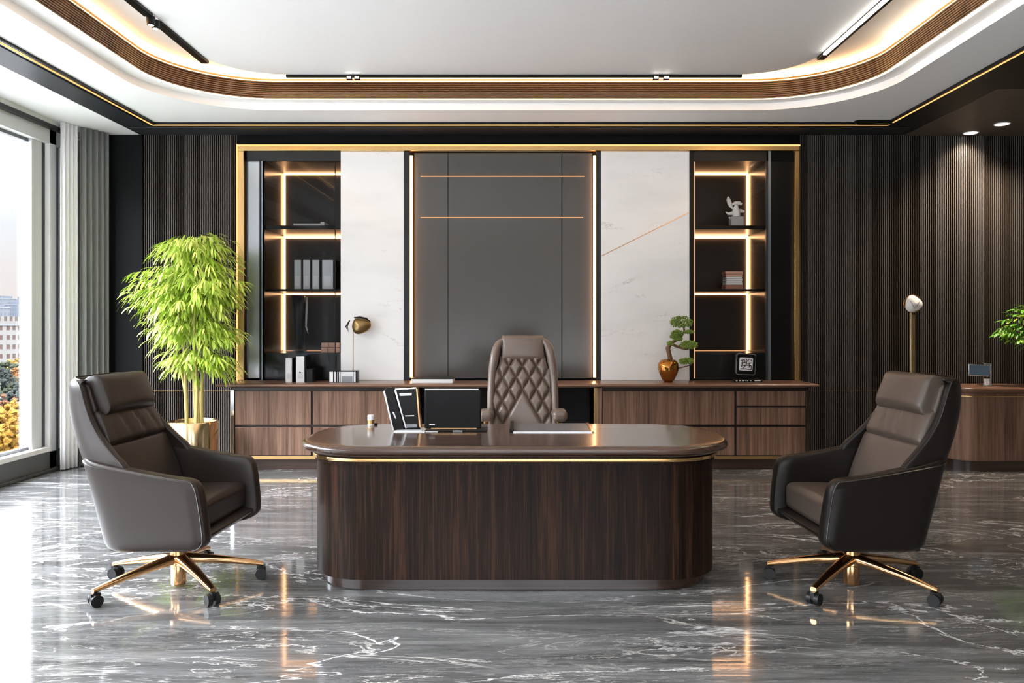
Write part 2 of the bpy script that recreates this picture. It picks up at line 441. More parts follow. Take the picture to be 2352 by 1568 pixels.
ys = [-2.9, -.35, 2.2, 4.75, 7.30]
for i in range(4):
    y0, y1 = ys[i], ys[i+1]
    wroot = bpy.data.objects.new('window_%d' % (i+1), None); COL.objects.link(wroot); wroot.location = (-4.6, y0, 0); struct(wroot)
    b = MB().box(-4.66, -4.54, y0, y0+.07, .235, 3.13)
    if i == 3: b.box(-4.66, -4.545, 7.29, 7.445, .235, 3.13)
    b.build('window_frame', 'jamb', wroot, bevel=.004)
    MB().box(-4.605, -4.597, y0+.07, y1 if i < 3 else 7.29, .235, 3.13).build('glass_pane', 'glass', wroot)
    b2 = MB().box(-4.625, -4.575, y0+.07, y0+.10, .235, 3.13).box(-4.625, -4.575, y0+.10, y1, .235, .262)
    b2.box(-4.625, -4.575, y0+.10, y1, 3.10, 3.13)
    b2.build('sash', 'frame', wroot)

# ------------------------------------------------------------------ ceiling with coffer
ceil = bpy.data.objects.new('ceiling', None); COL.objects.link(ceil); struct(ceil)
MB().box(-4.9, 7.3, -3.2, 8.9, 3.70, 3.95).build('slab', 'white', ceil)
MB().box(-4.50, -3.90, -3.0, YB+.03, CEIL, CEIL+.3).build('window_soffit', 'white', ceil)
b = MB().box(-3.90, -3.58, -3.0, 8.6, CEIL, CEIL+.3).box(-3.58, 3.58, 7.63, 8.6, CEIL, CEIL+.3)
b.build('charcoal_band', 'cornice', ceil)
b = MB().box(-3.90, -3.62, -3.0, 7.72, CEIL-.012, CEIL).box(-3.90, 3.75, 7.72, 7.76, CEIL-.012, CEIL)
b.box(3.58, 3.95, -3.0, 8.6, CEIL, CEIL+.3).box(3.95, 7.0, -3.0, 6.48, CEIL, CEIL+.3)
MB().box(3.58, 3.95, -3.0, 8.6, CEIL, CEIL+.3).box(3.95, 7.0, -3.0, 6.48, CEIL, CEIL+.3).build('black_band', 'cornice_r', ceil)
MB().box(3.95, 7.0, 6.48, 8.6, CEIL-.004, CEIL+.3).build('brown_soffit', 'brown_ceil', ceil)
MB().box(-3.86, -3.62, -3.0, 7.66, CEIL-.010, CEIL).box(-3.86, 3.86, 7.72, 7.96, CEIL-.010, CEIL).build('band_step', 'cornice', ceil, bevel=.004)
# gold edge of the coffer
g = .026
def frame_bars(z0, z1, gg):
    return MB().box(-3.58-gg*.5, -3.58+gg*.5, -3.0, 7.63, z0, z1).box(3.58-gg*.5, 3.58+gg*.5, -3.0, 7.63, z0, z1).box(-3.58, 3.58, 7.63-gg*.5, 7.63+gg*.5, z0, z1)
frame_bars(CEIL-.006, CEIL+.05, .034).build('gold_edge', 'gold', ceil)
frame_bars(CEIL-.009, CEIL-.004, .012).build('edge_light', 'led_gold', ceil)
frame_bars(CEIL-.004, CEIL+.05, .064).build('shadow_gap', 'blk', ceil)
# white soffit rings
def ring(dx, z, r=.85, r_add=0):
    x0, x1 = -3.03-dx, 2.93+dx; y1, y0 = 7.03+dx, -2.2-dx
    return rr((x0+x1)/2, (y0+y1)/2, (x1-x0)/2, (y1-y0)/2, r+r_add, 16, z, 2.0)
def rect_ring(z):
    # same vertex count as ring(), squared corners
    x0, x1, y0, y1 = -3.58, 3.58, -2.9, 7.63
    return rr((x0+x1)/2, (y0+y1)/2, (x1-x0)/2, (y1-y0)/2, .01, 16, z)
MB().loft([rect_ring(3.362), ring(.15, 3.362, .95), ring(.15, 3.425, .95), ring(0, 3.425, .85)], False, False).build('coffer_soffit', 'white', ceil, smooth=30)
prof = []
z = 3.425; nS = 9; st = (3.585-3.425)/nS
rings = []
for i in range(nS):
    za = z+i*st
    rings += [ring(.0, za), ring(.0, za+st*.62), ring(.030, za+st*.64), ring(.030, za+st)]
MB().loft(rings, False, False).build('slatted_fascia', 'ceil_slat', ceil, smooth=30)
MB().loft([ring(.028, 3.4235), ring(.004, 3.4235)], False, False).build('cove_light', 'led_cove', ceil, smooth=0)
MB().loft([ring(-.001, 3.585), ring(-.012, 3.585), ring(-.012, 3.597), ring(0, 3.597)], False, False).build('gold_bead', 'gold', ceil, smooth=30)
MB().loft([ring(.0, 3.598), ring(.07, 3.598), ring(.07, 3.64), ring(.0, 3.64)], False, False).build('cove_light', 'led_cove', ceil, smooth=0)
MB().loft([ring(.10, 3.66), [(p[0]*.02, 2.4+(p[1]-2.4)*.02, 3.66) for p in ring(0, 0)]], False, True).build('upper_ceiling', 'white2', ceil, smooth=0)
# raised central panel with magnetic track
cp = lambda d, z_, r: rr(-.08, 2.3, 2.53+d, 4.60+d, r, 16, z_)
MB().loft([cp(0, 3.66, .55), cp(0, 3.60, .55), cp(-.02, 3.595, .53)], False, True).build('centre_panel', 'white', ceil, smooth=30)
MB().box(2.934, 2.958, 0.0, 6.15, 3.4200, 3.4235).build('bright_cove_light', 'led_cove_hot', ceil)
MB().box(2.945, 2.99, 0.0, 6.15, 3.600, 3.62).build('bright_cove_light', 'led_cove_hot', ceil)

# track lights
def track(name, pts, label):
    t = thing(name, label, 'track light', (pts[0][0], pts[0][1], 3.585))
    MB().tube(pts, .018, 4).build('track_rail', 'blk', t)
    return t
tb = thing('ceiling_track', 'long black lighting track across the back edge of the raised ceiling panel', 'track light', (-.05, 6.9, 3.59))
MB().box(-2.06, 1.95, 6.885, 6.915, 3.575, 3.605).build('track_rail', 'blk', tb)
for x in (-1.50, -1.43, 1.19, 1.28):
    hb = MB().box(x-.026, x+.026, 6.86, 6.90, 3.548, 3.578).build('spot_head', 'blk', tb, bevel=.004)
    MB().box(x-.018, x+.018, 6.856, 6.861, 3.552, 3.572).build('lens', 'lamp_on', hb)
tl = thing('ceiling_track', 'black lighting track along the window side of the raised ceiling panel', 'track light', (-2.64, 5.0, 3.59))
MB().box(-2.665, -2.60, -1.0, 5.55, 3.578, 3.606).box(-2.665, -2.60, 5.68, 6.55, 3.578, 3.606).build('track_rail', 'blk', tl, bevel=.004)
for y in (5.58, 5.65):
    hb = MB().lathe([(.001, 0), (.026, 0), (.030, .03), (.03, .06)], (-2.63, y, 3.53), 16).build('spot_head', 'blk', tl)
    MB().lathe([(.001, 0), (.02, 0), (.001, -.001)], (-2.63, y, 3.529), 16).build('lens', 'lamp_on', hb)
trr = thing('ceiling_track', 'black track with long white light bar at the right of the raised ceiling panel', 'track light', (2.47, 5.0, 3.59))
MB().box(2.44, 2.50, -1.0, 6.45, 3.574, 3.606).build('track_rail', 'blk', trr, bevel=.004)
MB().box(2.435, 2.462, 5.02, 6.30, 3.566, 3.58).build('light_bar', 'lamp_on', trr)
MB().box(2.42, 2.50, 4.70, 4.98, 3.548, 3.576).build('driver_box', 'blk', trr, bevel=.01)
c = thing('ceiling_spotlight', 'small black gimbal spotlight in the right corner of the white coffer', 'spotlight', (3.40, 7.55, CEIL))
MB().loft([rr(3.42, 7.56, .20, .05, .05, 6, CEIL+.016), rr(3.42, 7.56, .17, .04, .04, 6, CEIL-.012)]).build('housing', 'blk', c, bevel=.004)
MB().loft([rr(3.47, 7.545, .07, .012, .012, 5, CEIL-.013), rr(3.47, 7.545, .065, .01, .01, 5, CEIL-.015)]).build('lens', 'gold_l', c)
# downlights in the brown soffit
def downlight(x, y, z, label, r=.055, grp=None, spot=0, col=(1, .85, .68), size=1.2):
    d = thing('downlight', label, 'downlight', (x, y, z), grp)
    MB().lathe([(r*1.15, -.001), (r*1.18, -.006), (r, -.008), (r, -.001)], (x, y, z), 24).build('trim_ring', 'white', d)
    MB().lathe([(.001, -.004), (r*.98, -.004), (r*.98, -.001), (.001, -.001)], (x, y, z), 24).build('lens', 'lamp_on', d)
    if spot:
        l = bpy.data.lights.new('downlight_beam', 'SPOT'); l.energy = spot; l.spot_size = size; l.spot_blend = 1; l.color = col; l.shadow_soft_size = .05
        lo = bpy.data.objects.new('downlight_beam', l); COL.objects.link(lo); lo.parent = d; lo.location = (0, 0, -.02)
    return d
downlight(4.66, 7.58, CEIL-.004, 'round white downlight in the brown soffit, nearer the room', .062, None, 150, (1, .80, .62), 2.3)
downlight(4.56, 7.93, CEIL-.004, 'round white downlight in the brown soffit, against the slatted wall', .062, None, 40, (1, .80, .62), 2.2)

# ================================================================== DISPLAY WALL UNIT
U = thing('display_wall_unit', 'built-in wall unit with gold frame, white marble panels, grey glass centre and lit shelves', 'wall unit', (0, 8.0, 0))
D0 = 8.0
def X(px, D=D0): return (px-CX)/F*D
def Z(py, D=D0): return H-(py-CY)/F*D
zc = .831   # worktop height
ZT = Z(348)
b = MB().box(X(548), X(564), 7.955, 8.06, zc, ZT).box(X(1822), X(1834), 7.955, 8.06, zc, ZT).box(X(548), X(1834), 7.955, 8.06, ZT, Z(334))
b.build('gold_frame', 'gold', U, bevel=.006)
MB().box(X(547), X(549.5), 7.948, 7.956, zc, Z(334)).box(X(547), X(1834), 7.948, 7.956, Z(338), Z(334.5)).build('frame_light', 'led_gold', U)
MB().box(X(783), X(928), 7.99, 8.05, zc, ZT).build('marble_panel', 'marble', U, bevel=.003)
rm = MB().box(X(1380), X(1583), 7.99, 8.05, zc, ZT).build('marble_panel', 'marble', U, bevel=.003)
rm['label'] = 'white marble panel with diagonal brass inlay'
pa, pb = W(1381, 588, 7.988), W(1582, 488, 7.988)
MB().tube([pa, pb], .004, 6).build('brass_inlay', 'gold_d', rm)
# centre
MB().box(X(928), X(1380), 8.05, 8.10, zc, ZT).build('centre_backing', 'black', U)
for a, c_ in ((951, 1027.5), (1029, 1290), (1292, 1361)):
    MB().box(X(a), X(c_), 8.035, 8.05, zc+.02, Z(350)).build('glass_panel', 'center_glass', U)
for a, c_ in ((928, 941), (1369, 1380)): MB().box(X(a), X(c_), 7.995, 8.05, zc, ZT).build('side_trim', 'cornice', U, bevel=.002)
for a in (944.5, 1365.5):
    MB().box(X(a-2.4), X(a+2.4), 8.0, 8.03, Z(866), Z(357)).build('led_strip', 'led', U)
MB().box(X(965), X(1344), 8.030, 8.036, Z(404.5), Z(402.5)).box(X(965), X(1340), 8.030, 8.036, Z(499.6), Z(497.6)).build('led_reflection', 'led_dim', U)  # reflections in the glass, built as faintly glowing strips
# niches
DB = 8.65
def niche(side):
    s = -1 if side == 'l' else 1
    if s < 0: xi, xo = X(783), -2.61     # inner (marble) side, outer side
    else: xi, xo = X(1594), 2.513
    lin = 'niche' if s < 0 else 'niche_r'
    zt = 3.067
    a, c_ = min(xi, xo), max(xi, xo)
    if s > 0: MB().box(X(1583), X(1594), 7.995, 8.6, zc, ZT).build('niche_post', 'blk', U)
    MB().box(a-.02, c_+.05, DB, DB+.03, zc, 3.2).build('niche_back', lin, U)
    MB().box(xo-.02 if s < 0 else xo, xo if s < 0 else xo+.02, 8.0, DB, zc, 3.2).build('niche_side', 'dark_glass', U)
    MB().box(xi if s < 0 else xi-.02, xi+.02 if s < 0 else xi, 8.05, DB, zc, 3.2).build('niche_side', lin, U)
    MB().box(a, c_, 8.0, DB, zt, zt+.1).build('niche_ceiling', lin, U)
    MB().box(min(xo, X(566) if s < 0 else X(1822)), max(xi, xi) if s < 0 else X(1822), 7.995, 8.02, zt, ZT).build('niche_header', 'cornice' if s < 0 else 'black', U) if s > 0 else MB().box(X(564), xi, 7.995, 8.02, zt, ZT).build('niche_header', 'cornice', U)
    # shelves
    xs0, xs1 = (a+.003, c_-.003)
    for zz, tt in ((2.375, .040), (1.742, .022)):
        sh = MB().box(xs0, xs1, 8.03, DB-.002, zz, zz+tt).build('shelf', 'blk', U, bevel=.003)
    MB().box(xs0, xs1, 8.03, DB-.002, zc, 1.108).build('base_box', 'dark_glass', U, bevel=.003)
    # led strips in the back corner, under the ceiling, under shelves and above the base
    le = .008
    xe = xo+.012 if s < 0 else xo-.012
    xsa, xsb = min(xe, xi), max(xe, xi)
    b = MB()
    for (z0, z1) in ((2.418, zt-.004), (1.768, 2.372), (1.113, 1.738)):
        b.box(xe-le, xe+le, DB-.022, DB-.006, z0, z1)
    b.build('led_strip', 'led', U)
    MB().box(xsa, xsb, DB-.022, DB-.006, zt-.020, zt-.002).build('led_strip', 'led', U)
    MB().box(xsa, xsb, DB-.022, DB-.006, 2.350, 2.372).build('led_strip', 'led', U)
    MB().box(xsa, xsb, DB-.016, DB-.006, 1.730, 1.740).build('led_strip', 'led', U)
    MB().box(xsa, xsb, DB-.012, DB-.006, 1.109, 1.114).build('led_strip', 'led_dim', U)
niche('l'); niche('r')
MB().box(X(1594), X(1595.6), 8.0, 8.01, zc+.02, 3.06).build('edge_light', 'led_dim', U)
# outer flanks of the niches
MB().box(X(564), X(567), 7.995, 8.03, zc, ZT).build('flank_trim', 'blk', U)
MB().box(X(567), X(596), 8.02, 8.04, zc+.02, 3.08).build('mirror_panel', 'pale_glass', U)
MB().box(X(596), X(600), 7.995, 8.04, zc, 3.08).build('flank_trim', 'blk', U)
MB().box(X(600), X(607.5), 8.00, 8.04, zc, 3.08).build('flank_trim', 'steel', U)
MB().box(X(1759.5), X(1764), 7.995, 8.04, zc, 3.12).build('flank_trim', 'frame_d', U)
MB().box(X(1764), X(1770), 7.99, 8.04, zc, ZT).build('flank_post', 'steel', U)
MB().box(X(1770), X(1822), 8.01, 8.04, zc, ZT).build('black_glass_panel', 'blk', U)
MB().box(X(567), X(1822), 8.66, 8.70, zc, 3.25).build('carcass', 'black', U)
# glass doors of the niches
MB().box(X(607), X(769), 8.006, 8.012, zc+.004, 3.06).build('glass_door', 'cab_glass', U)
MB().box(X(769), X(770.3), 8.0, 8.014, zc+.004, 3.06).build('door_edge', 'blk', U)
MB().box(X(1722), X(1759), 8.006, 8.012, zc+.004, 3.06).build('glass_door', 'cab_glass', U)

# ================================================================== CREDENZA
cz0, cz1 = .10, .762
def cabinet(name, x0, x1, fronts, label):
    c = thing(name, label, 'cabinet', ((x0+x1)/2, 7.8, 0))
    MB().box(x0, x1, 7.60, 7.985, .128, .79).build('carcass', 'walnut_d', c, bevel=.002)
    MB().box(x0, x1, 7.585, 7.985, .098, .128).build('gold_strip', 'gold', c)
    MB().box(x0+.02, x1-.02, 7.575, 7.985, 0, .098).build('plinth', 'walnut_d', c)
    for (a, b_, za, zb, nm) in fronts:
        MB().box(a+.004, b_-.004, 7.575, 7.60, za+.006, zb-.006).build(nm, 'walnut', c, bevel=.003)
    return c
zs = .425; zb_, zt_ = .130, .762
cl = cabinet('sideboard_cabinet', -2.79, -1.00, [(-2.76, -2.02, zs, zt_, 'drawer'), (-2.76, -2.02, zb_, zs-.012, 'drawer'), (-2.005, -1.08, zs, zt_, 'drawer'), (-2.005, -1.08, zb_, zs-.012, 'drawer')], 'walnut sideboard cabinet with four drawers behind the left of the desk')
MB().box(-2.80, -2.764, 7.572, 7.60, .13, .765).build('metal_end_trim', 'chrome', cl, bevel=.002)
MB().box(-1.06, -1.0, 7.565, 7.62, .0, .79).build('end_post', 'walnut_d', cl, bevel=.003)
crr = cabinet('sideboard_cabinet', .765, 2.79, [(.79, 2.075, zs, zt_, 'drawer'), (.79, 2.075, zb_, zs-.012, 'drawer'), (2.09, 2.762, .608, zt_, 'drawer'), (2.09, 2.762, zs, .602, 'drawer'), (2.09, 2.762, zb_, zs-.012, 'drawer')], 'walnut sideboard cabinet with five drawers behind the right of the desk')
MB().box(.712, .742, 7.57, 7.62, .098, .79).build('gold_post', 'gold', crr, bevel=.002)
MB().box(.742, .79, 7.56, 7.60, .0, .79).build('end_post', 'walnut', crr, bevel=.003)
MB().box(2.764, 2.80, 7.572, 7.60, .13, .765).build('end_trim', 'walnut_d', crr, bevel=.002)
kp = tag(bx('knee_recess_panel', 'dark_glass', (-.995, .705, 7.93, 7.97, 0, .79)), 'smoked glass panel closing the recess below the sideboard top', 'panel')
tp = thing('sideboard_worktop', 'long walnut worktop running over both sideboard cabinets', 'worktop', (0, 7.75, .79))
x0, x1 = -2.915, 2.86
def wt(d, z_): return [(x0+d, 7.49+d, z_), (x1-d, 7.49+d, z_), (x1-d, 7.988, z_), (x0+d, 7.988, z_)]
MB().loft([wt(.09, .79), wt(.085, .797), wt(.02, .801), wt(.002, .808), wt(0, .818), wt(.006, .827), wt(.018, .831)]).build('top_board', 'walnut_x', tp, smooth=50)

# ================================================================== DESK
dk = thing('executive_desk', 'large dark walnut executive desk with rounded ends and gold band', 'desk', (-.03, 4.44, 0))
dcx, dcy = -.03, 4.44
def dtop(d, z_): return rr(dcx, dcy, 1.165-d, .48-d, .40-d*.5, 14, z_, 2.3)
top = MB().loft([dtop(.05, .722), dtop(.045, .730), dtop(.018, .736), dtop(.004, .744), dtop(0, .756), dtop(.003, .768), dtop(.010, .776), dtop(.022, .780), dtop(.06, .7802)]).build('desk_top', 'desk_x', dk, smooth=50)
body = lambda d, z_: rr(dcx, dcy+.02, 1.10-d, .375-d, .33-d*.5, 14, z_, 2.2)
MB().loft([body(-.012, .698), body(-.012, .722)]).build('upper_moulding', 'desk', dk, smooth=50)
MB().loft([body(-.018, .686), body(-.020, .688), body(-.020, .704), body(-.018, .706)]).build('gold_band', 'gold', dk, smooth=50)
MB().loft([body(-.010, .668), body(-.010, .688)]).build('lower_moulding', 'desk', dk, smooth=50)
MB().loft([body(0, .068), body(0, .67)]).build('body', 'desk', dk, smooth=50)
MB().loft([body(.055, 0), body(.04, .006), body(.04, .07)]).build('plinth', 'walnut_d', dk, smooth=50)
DT = .780
def on_desk(px, py): D = (H-DT)*F/(py-CY); return W(px, py, D)

# ================================================================== LOUNGE CHAIRS
def u_path(xf, xb, w, r, z_fn, nst=7, nc=6, nb=5):
    pts = []
    for i in range(nst): pts.append((xf+(xb+r-xf)*i/nst, -w))
    for i in range(nc): a = -PI/2 - PI/2*i/nc; pts.append((xb+r+r*math.cos(a), -w+r+r*math.sin(a)))
    for i in range(nb): pts.append((xb, -w+r+(2*w-2*r)*i/nb))
    for i in range(nc): a = PI - PI/2*i/nc; pts.append((xb+r+r*math.cos(a), w-r+r*math.sin(a)))
    for i in range(nst+1): pts.append((xb+r+(xf-xb-r)*i/nst, w))
    return [(x, y, z_fn(x)) for x, y in pts]
def resample(lv, k=4):
    out = []
    for i in range(len(lv)-1):
        a, b_, c_, d = lv[max(0, i-1)], lv[i], lv[i+1], lv[min(len(lv)-1, i+2)]
        ha, hb, hc = max(1e-6, b_[1]-a[1]), c_[1]-b_[1], max(1e-6, d[1]-c_[1])
        for j in range(k):
            t = j/k; row = []
            for q in range(len(b_)):
                s1 = (c_[q]-b_[q])/hb; s0 = (b_[q]-a[q])/ha if i else s1; s2 = (d[q]-c_[q])/hc if i < len(lv)-2 else s1
                m0 = 0 if s0*s1 <= 0 else 2*s0*s1/(s0+s1); m1 = 0 if s1*s2 <= 0 else 2*s1*s2/(s1+s2)
                row.append((2*t**3-3*t*t+1)*b_[q]+(t**3-2*t*t+t)*hb*m0+(-2*t**3+3*t*t)*c_[q]+(t**3-t*t)*hb*m1)
            out.append(tuple(row))
    return out+[tuple(lv[-1])]
def u_shell(levels, t, r, p=1.0, bulge=.25):
    levels = resample(levels)
    rings = []; full = []
    for (zf, zb, xf, xb, w, tt) in levels:
        zfn = lambda x, zf=zf, zb=zb, xf=xf, xb=xb: zf+(zb-zf)*max(0, min(1, ((xf-x)/(xf-xb))))**p
        o = u_path(xf, xb, w, r, zfn)
        i_ = u_path(xf, xb+tt, w-tt, max(r-tt, .03), zfn)
        rings.append((o, i_))
        arc = [(xf+bulge*tt*math.sin(a), math.cos(a)*tt/2+w-tt/2, zf) for a in (PI*.2, PI*.4, PI*.6, PI*.8)]
        arc2 = [(x, -y, z_) for x, y, z_ in reversed(arc)]
        full.append(o+arc+list(reversed(i_))+arc2)
    b = MB(); n = len(rings[0][0]); N = len(full[0])
    b.loft(full, False, False)
    for lv in (0, len(rings)-1):
        q = lv*N
        b.f += [(q+i, q+i+1, q+2*n+4-2-i, q+2*n+4-1-i) for i in range(n-1)]
        b.f.append(tuple(q+k for k in range(n-1, n+5)))
        b.f.append((q,)+tuple(q+k for k in range(N-1, 2*n+2, -1)))
    return b, rings
def path_at(path, s):
    """path: list of (x,z); s by z height"""
    for (a, b_) in zip(path, path[1:]):
        if s <= b_[1] or b_ is path[-1]:
            k = (s-a[1])/(b_[1]-a[1]); return a[0]+(b_[0]-a[0])*k
def smooth_path(path, s, e=.03):
    return (path_at(path, s-e)+path_at(path, s)+path_at(path, s+e))/3
def pad(path, z0, z1, w0, w1, th, puff, r, fwd=0, fold=0, n=14, quilt=None):
    hz, hw = (z1-z0)/2, 1.0
    b = MB()
    def fn(q):
        zz = z0+hz+q.z
        k = (zz-z0)/(z1-z0); w = w0(zz) if callable(w0) else w0+(w1-w0)*k
        yy = q.y*w
        x = smooth_path(path, zz)
        slope = (smooth_path(path, zz+.02)-smooth_path(path, zz-.02))/.04
        nrm = Vector((1, 0, -slope)).normalized()
        off = q.x
        if q.x > -th*.2:
            cz = max(0, 1-(q.z/hz)**2); cy = max(0, 1-(q.y)**2)
            off += puff*(cz*cy)**.5
            if fold: off -= fold*max(0, math.sin(q.y*13+q.z*18))**6*cz*cy
            if quilt: off += quilt(yy, zz)*min(1, cz*6)*min(1, cy*3.2)
        return Vector((x, yy, zz))+nrm*(off-th+fwd)
    b.rbox((th, 1.0, hz), r, fn, n)
    return b
ARM_L = .43
def star_base(root, heading, world_angles, hub_top, m='gold_d', arm_len=ARM_L):
    col_ = MB().lathe([(.001, .012), (.036, .012), (.040, .02), (.040, .115), (.048, .12), (.050, .165), (.044, .172), (.042, hub_top)], (0, 0, 0), 28).build('pedestal', m, root, local=True)
    for a in world_angles:
        arm = MB()
        rings = []
        for k in range(9):
            t_ = k/8; x = .03+(arm_len-.03)*t_; w = .036-.019*t_; h_ = .028-.016*t_
            zc_ = .150-.070*t_+.006*math.sin(PI*t_)
            rings.append([(x, w*math.cos(2*PI*j/12), zc_+h_*math.copysign(abs(math.sin(2*PI*j/12))**.7, math.sin(2*PI*j/12))) for j in range(12)])
        arm.loft(rings)
        ao = arm.build('base_arm', m, root, local=True, smooth=60)
        ao.rotation_euler = (0, 0, math.radians(a)-heading)
        cs = MB()
        L = arm_len-.012
        for sy_ in (-.019, .019):
            cs.add(*cyl((L, sy_-.012, .032), (L, sy_+.012, .032), .030, 18))
        cs.box(L-.022, L+.024, -.011, .011, .03, .068)
        cs.tube([(L, 0, .06), (L, 0, .082)], .010, 10)
        co = cs.build('caster', 'rubber', ao, local=True, smooth=40)
def cyl(a, b_, r, n=16):
    t = MB(); t.tube([a, b_], r, n); return t.v, t.f

def lounge_chair(label, loc, heading, leather, leather_in, star):
    root = thing('lounge_chair', label, 'chair', loc)
    root.rotation_euler = (0, 0, heading)
    lv = [(.282, .268, .200, -.195, .315, .06), (.288, .274, .235, -.225, .340, .07), (.310, .300, .280, -.248, .356, .078), (.345, .345, .300, -.258, .364, .08),
          (.43, .44, .293, -.280, .370, .08), (.53, .56, .280, -.310, .374, .08), (.59, .66, .268, -.334, .376, .078), (.625, .715, .250, -.350, .375, .072), (.643, .742, .215, -.352, .370, .060), (.648, .750, .150, -.345, .362, .040)]
    b, rings = u_shell(lv, .08, .13, 1.2)
    tub = b.build('tub_shell', leather, root, local=True, smooth=55, bevel=.007, bseg=3)
    # piping round the arms and the front edges
    for idx in (29,):
        o = [Vector(p)+Vector((0, (.002 if p[1] > 0 else -.002), .001)) for p in rings[idx][0]]
        MB().tube(o, .0038, 6).build('piping', 'piping', tub, local=True)
    for sy_ in (0, -1):
        o = [Vector(r_[0][sy_])+Vector((.001, 0, 0)) for r_ in rings[4:31]]
        MB().tube(o, .0038, 6).build('piping', 'piping', tub, local=True)
    # underside + front lip
    pr = [(-.20, .270), (.185, .272), (.215, .280), (.293, .335), (.296, .345), (.288, .352), (.18, .366), (-.20, .366)]
    MB().loft([[(x, y, z_) for x, z_ in pr] for y in (-.31, .31)]).build('front_rail', leather, root, local=True, bevel=.006)
    # seat cushion
    def sf(q):
        c_ = max(0, 1-(q.x/.235)**2)*max(0, 1-(q.y/.29)**2)
        zz = q.z+(.022*c_ if q.z > 0 else 0)
        return Vector((q.x+.012, q.y, zz+.424+.008*(q.x/.235)))
    MB().rbox((.243, .288, .076), .040, sf, 10, 5).build('seat_cushion', leather_in, root, local=True, smooth=60)
    # back
    path = [(-.06, .40), (-.105, .50), (-.150, .62), (-.215, .78), (-.285, .93), (-.335, 1.05), (-.365, 1.16)]
    wl = [(.60, .60, -.060, -.290, .350, .045), (.70, .68, -.110, -.335, .350, .045), (.755, .755, -.165, -.372, .342, .045), (.84, .85, -.245, -.415, .325, .045), (.93, .94, -.305, -.447, .308, .045), (1.02, 1.02, -.345, -.468, .292, .045),
          (1.08, 1.08, -.368, -.474, .282, .045), (1.108, 1.115, -.388, -.468, .270, .035), (1.118, 1.128, -.405, -.455, .256, .018)]
    b, rg = u_shell(wl, .045, .10, 1.0)
    ws = b.build('back_shell', leather, root, local=True, smooth=55)
    for sy_ in (0, -1):
        MB().tube([Vector(r_[0][sy_])+Vector((.001, 0, 0)) for r_ in rg[3:-4]], .0035, 6).build('piping', 'piping', ws, local=True)
    MB().tube([Vector(p)+Vector((0, 0, .002)) for p in rg[-1][0][3:-3]], .0030, 6).build('piping', 'piping', ws, local=True)
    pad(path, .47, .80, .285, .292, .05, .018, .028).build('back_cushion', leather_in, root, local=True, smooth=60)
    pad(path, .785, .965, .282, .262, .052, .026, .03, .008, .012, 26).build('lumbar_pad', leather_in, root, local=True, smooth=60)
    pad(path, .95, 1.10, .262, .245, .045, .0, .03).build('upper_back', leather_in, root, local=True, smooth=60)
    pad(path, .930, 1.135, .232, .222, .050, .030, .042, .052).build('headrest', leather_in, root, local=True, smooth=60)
    star_base(root, heading, star, .29)
    return root
lounge_chair('brown leather swivel lounge chair at left of the desk, beside the window', (-1.83, 4.20, 0), math.radians(-3), 'leather', 'leather', [92, 18, 163, -45, -132])
lounge_chair('brown leather swivel lounge chair at right of the desk, in front of the slatted wall', (1.775, 4.20, 0), math.radians(183), 'leather_r', 'leather_lit', [88, 17, 162, -46, -137])

# ================================================================== EXECUTIVE CHAIR
ex = thing('executive_chair', 'taupe leather high-back office chair with diamond quilting, behind the desk', 'chair', (.02, 5.95, 0))
ex.rotation_euler = (0, 0, -PI/2)
epath = [(-.16, .40), (-.17, .60), (-.20, .80), (-.24, 1.0), (-.275, 1.2), (-.29, 1.34)]
def quilt(y, z_):
    if z_ < .60: return 0
    u = y/.105+(z_-.885)/.178; v = y/.105-(z_-.885)/.178
    if u < 0 and v > 0: h_ = math.sin(PI*min(.5, -u, v))     # plain wedge low on the back
    else: h_ = min(abs(math.sin(PI*u)), abs(math.sin(PI*v)))
    return .032*(1-(1-h_)**2.2)-.020
def quilt_w(z_):
    t = max(0, min(1, (z_-.86)/.27)); return .280-.085*t*t*(3-2*t)*1.15
pad(epath, .48, 1.150, quilt_w, 0, .05, .02, .035, .046, 0, 150, quilt).build('quilted_backrest', 'leather_l', ex, local=True, smooth=70)
pad(epath, 1.10, 1.315, .172, .165, .05, .034, .045, .045).build('headrest', 'leather_l', ex, local=True, smooth=60)
el = [(.46, .46, -.13, -.25, .25, .05), (.60, .60, -.125, -.27, .272, .05), (.80, .80, -.15, -.30, .278, .055), (1.0, 1.0, -.19, -.335, .272, .06), (1.14, 1.14, -.21, -.36, .258, .07), (1.22, 1.22, -.235, -.372, .238, .07), (1.27, 1.27, -.255, -.378, .205, .06), (1.295, 1.295, -.275, -.37, .165, .04), (1.302, 1.302, -.30, -.35, .13, .02)]
b, rg = u_shell(el, .05, .06, 1.0, .55)
b.build('back_shell', 'leather_l', ex, local=True, smooth=60)
MB().rbox((.25, .25, .055), .04, lambda q: Vector((q.x+.06, q.y, q.z+.46+.015*max(0, 1-(q.y/.25)**2)))).build('seat', 'leather_l', ex, local=True, smooth=60)
for s_ in (-1, 1):
    ao = MB().rbox((.17, .055, .042), .036, lambda q: Vector((q.x-.0, q.y+s_*.275, q.z+.722-.10*max(0, -q.x)))).build('armrest', 'leather_l', ex, local=True, smooth=60)
    MB().tube([(-.05, s_*.275, .70), (-.06, s_*.29, .55), (.0, s_*.24, .44), (.03, s_*.15, .42)], [.02, .022, .022, .02], 10).build('arm_bracket', 'gold_d', ex, local=True)
star_base(ex, -PI/2, [90, 18, 162, -54, -126], .41, 'gold_d', .32)

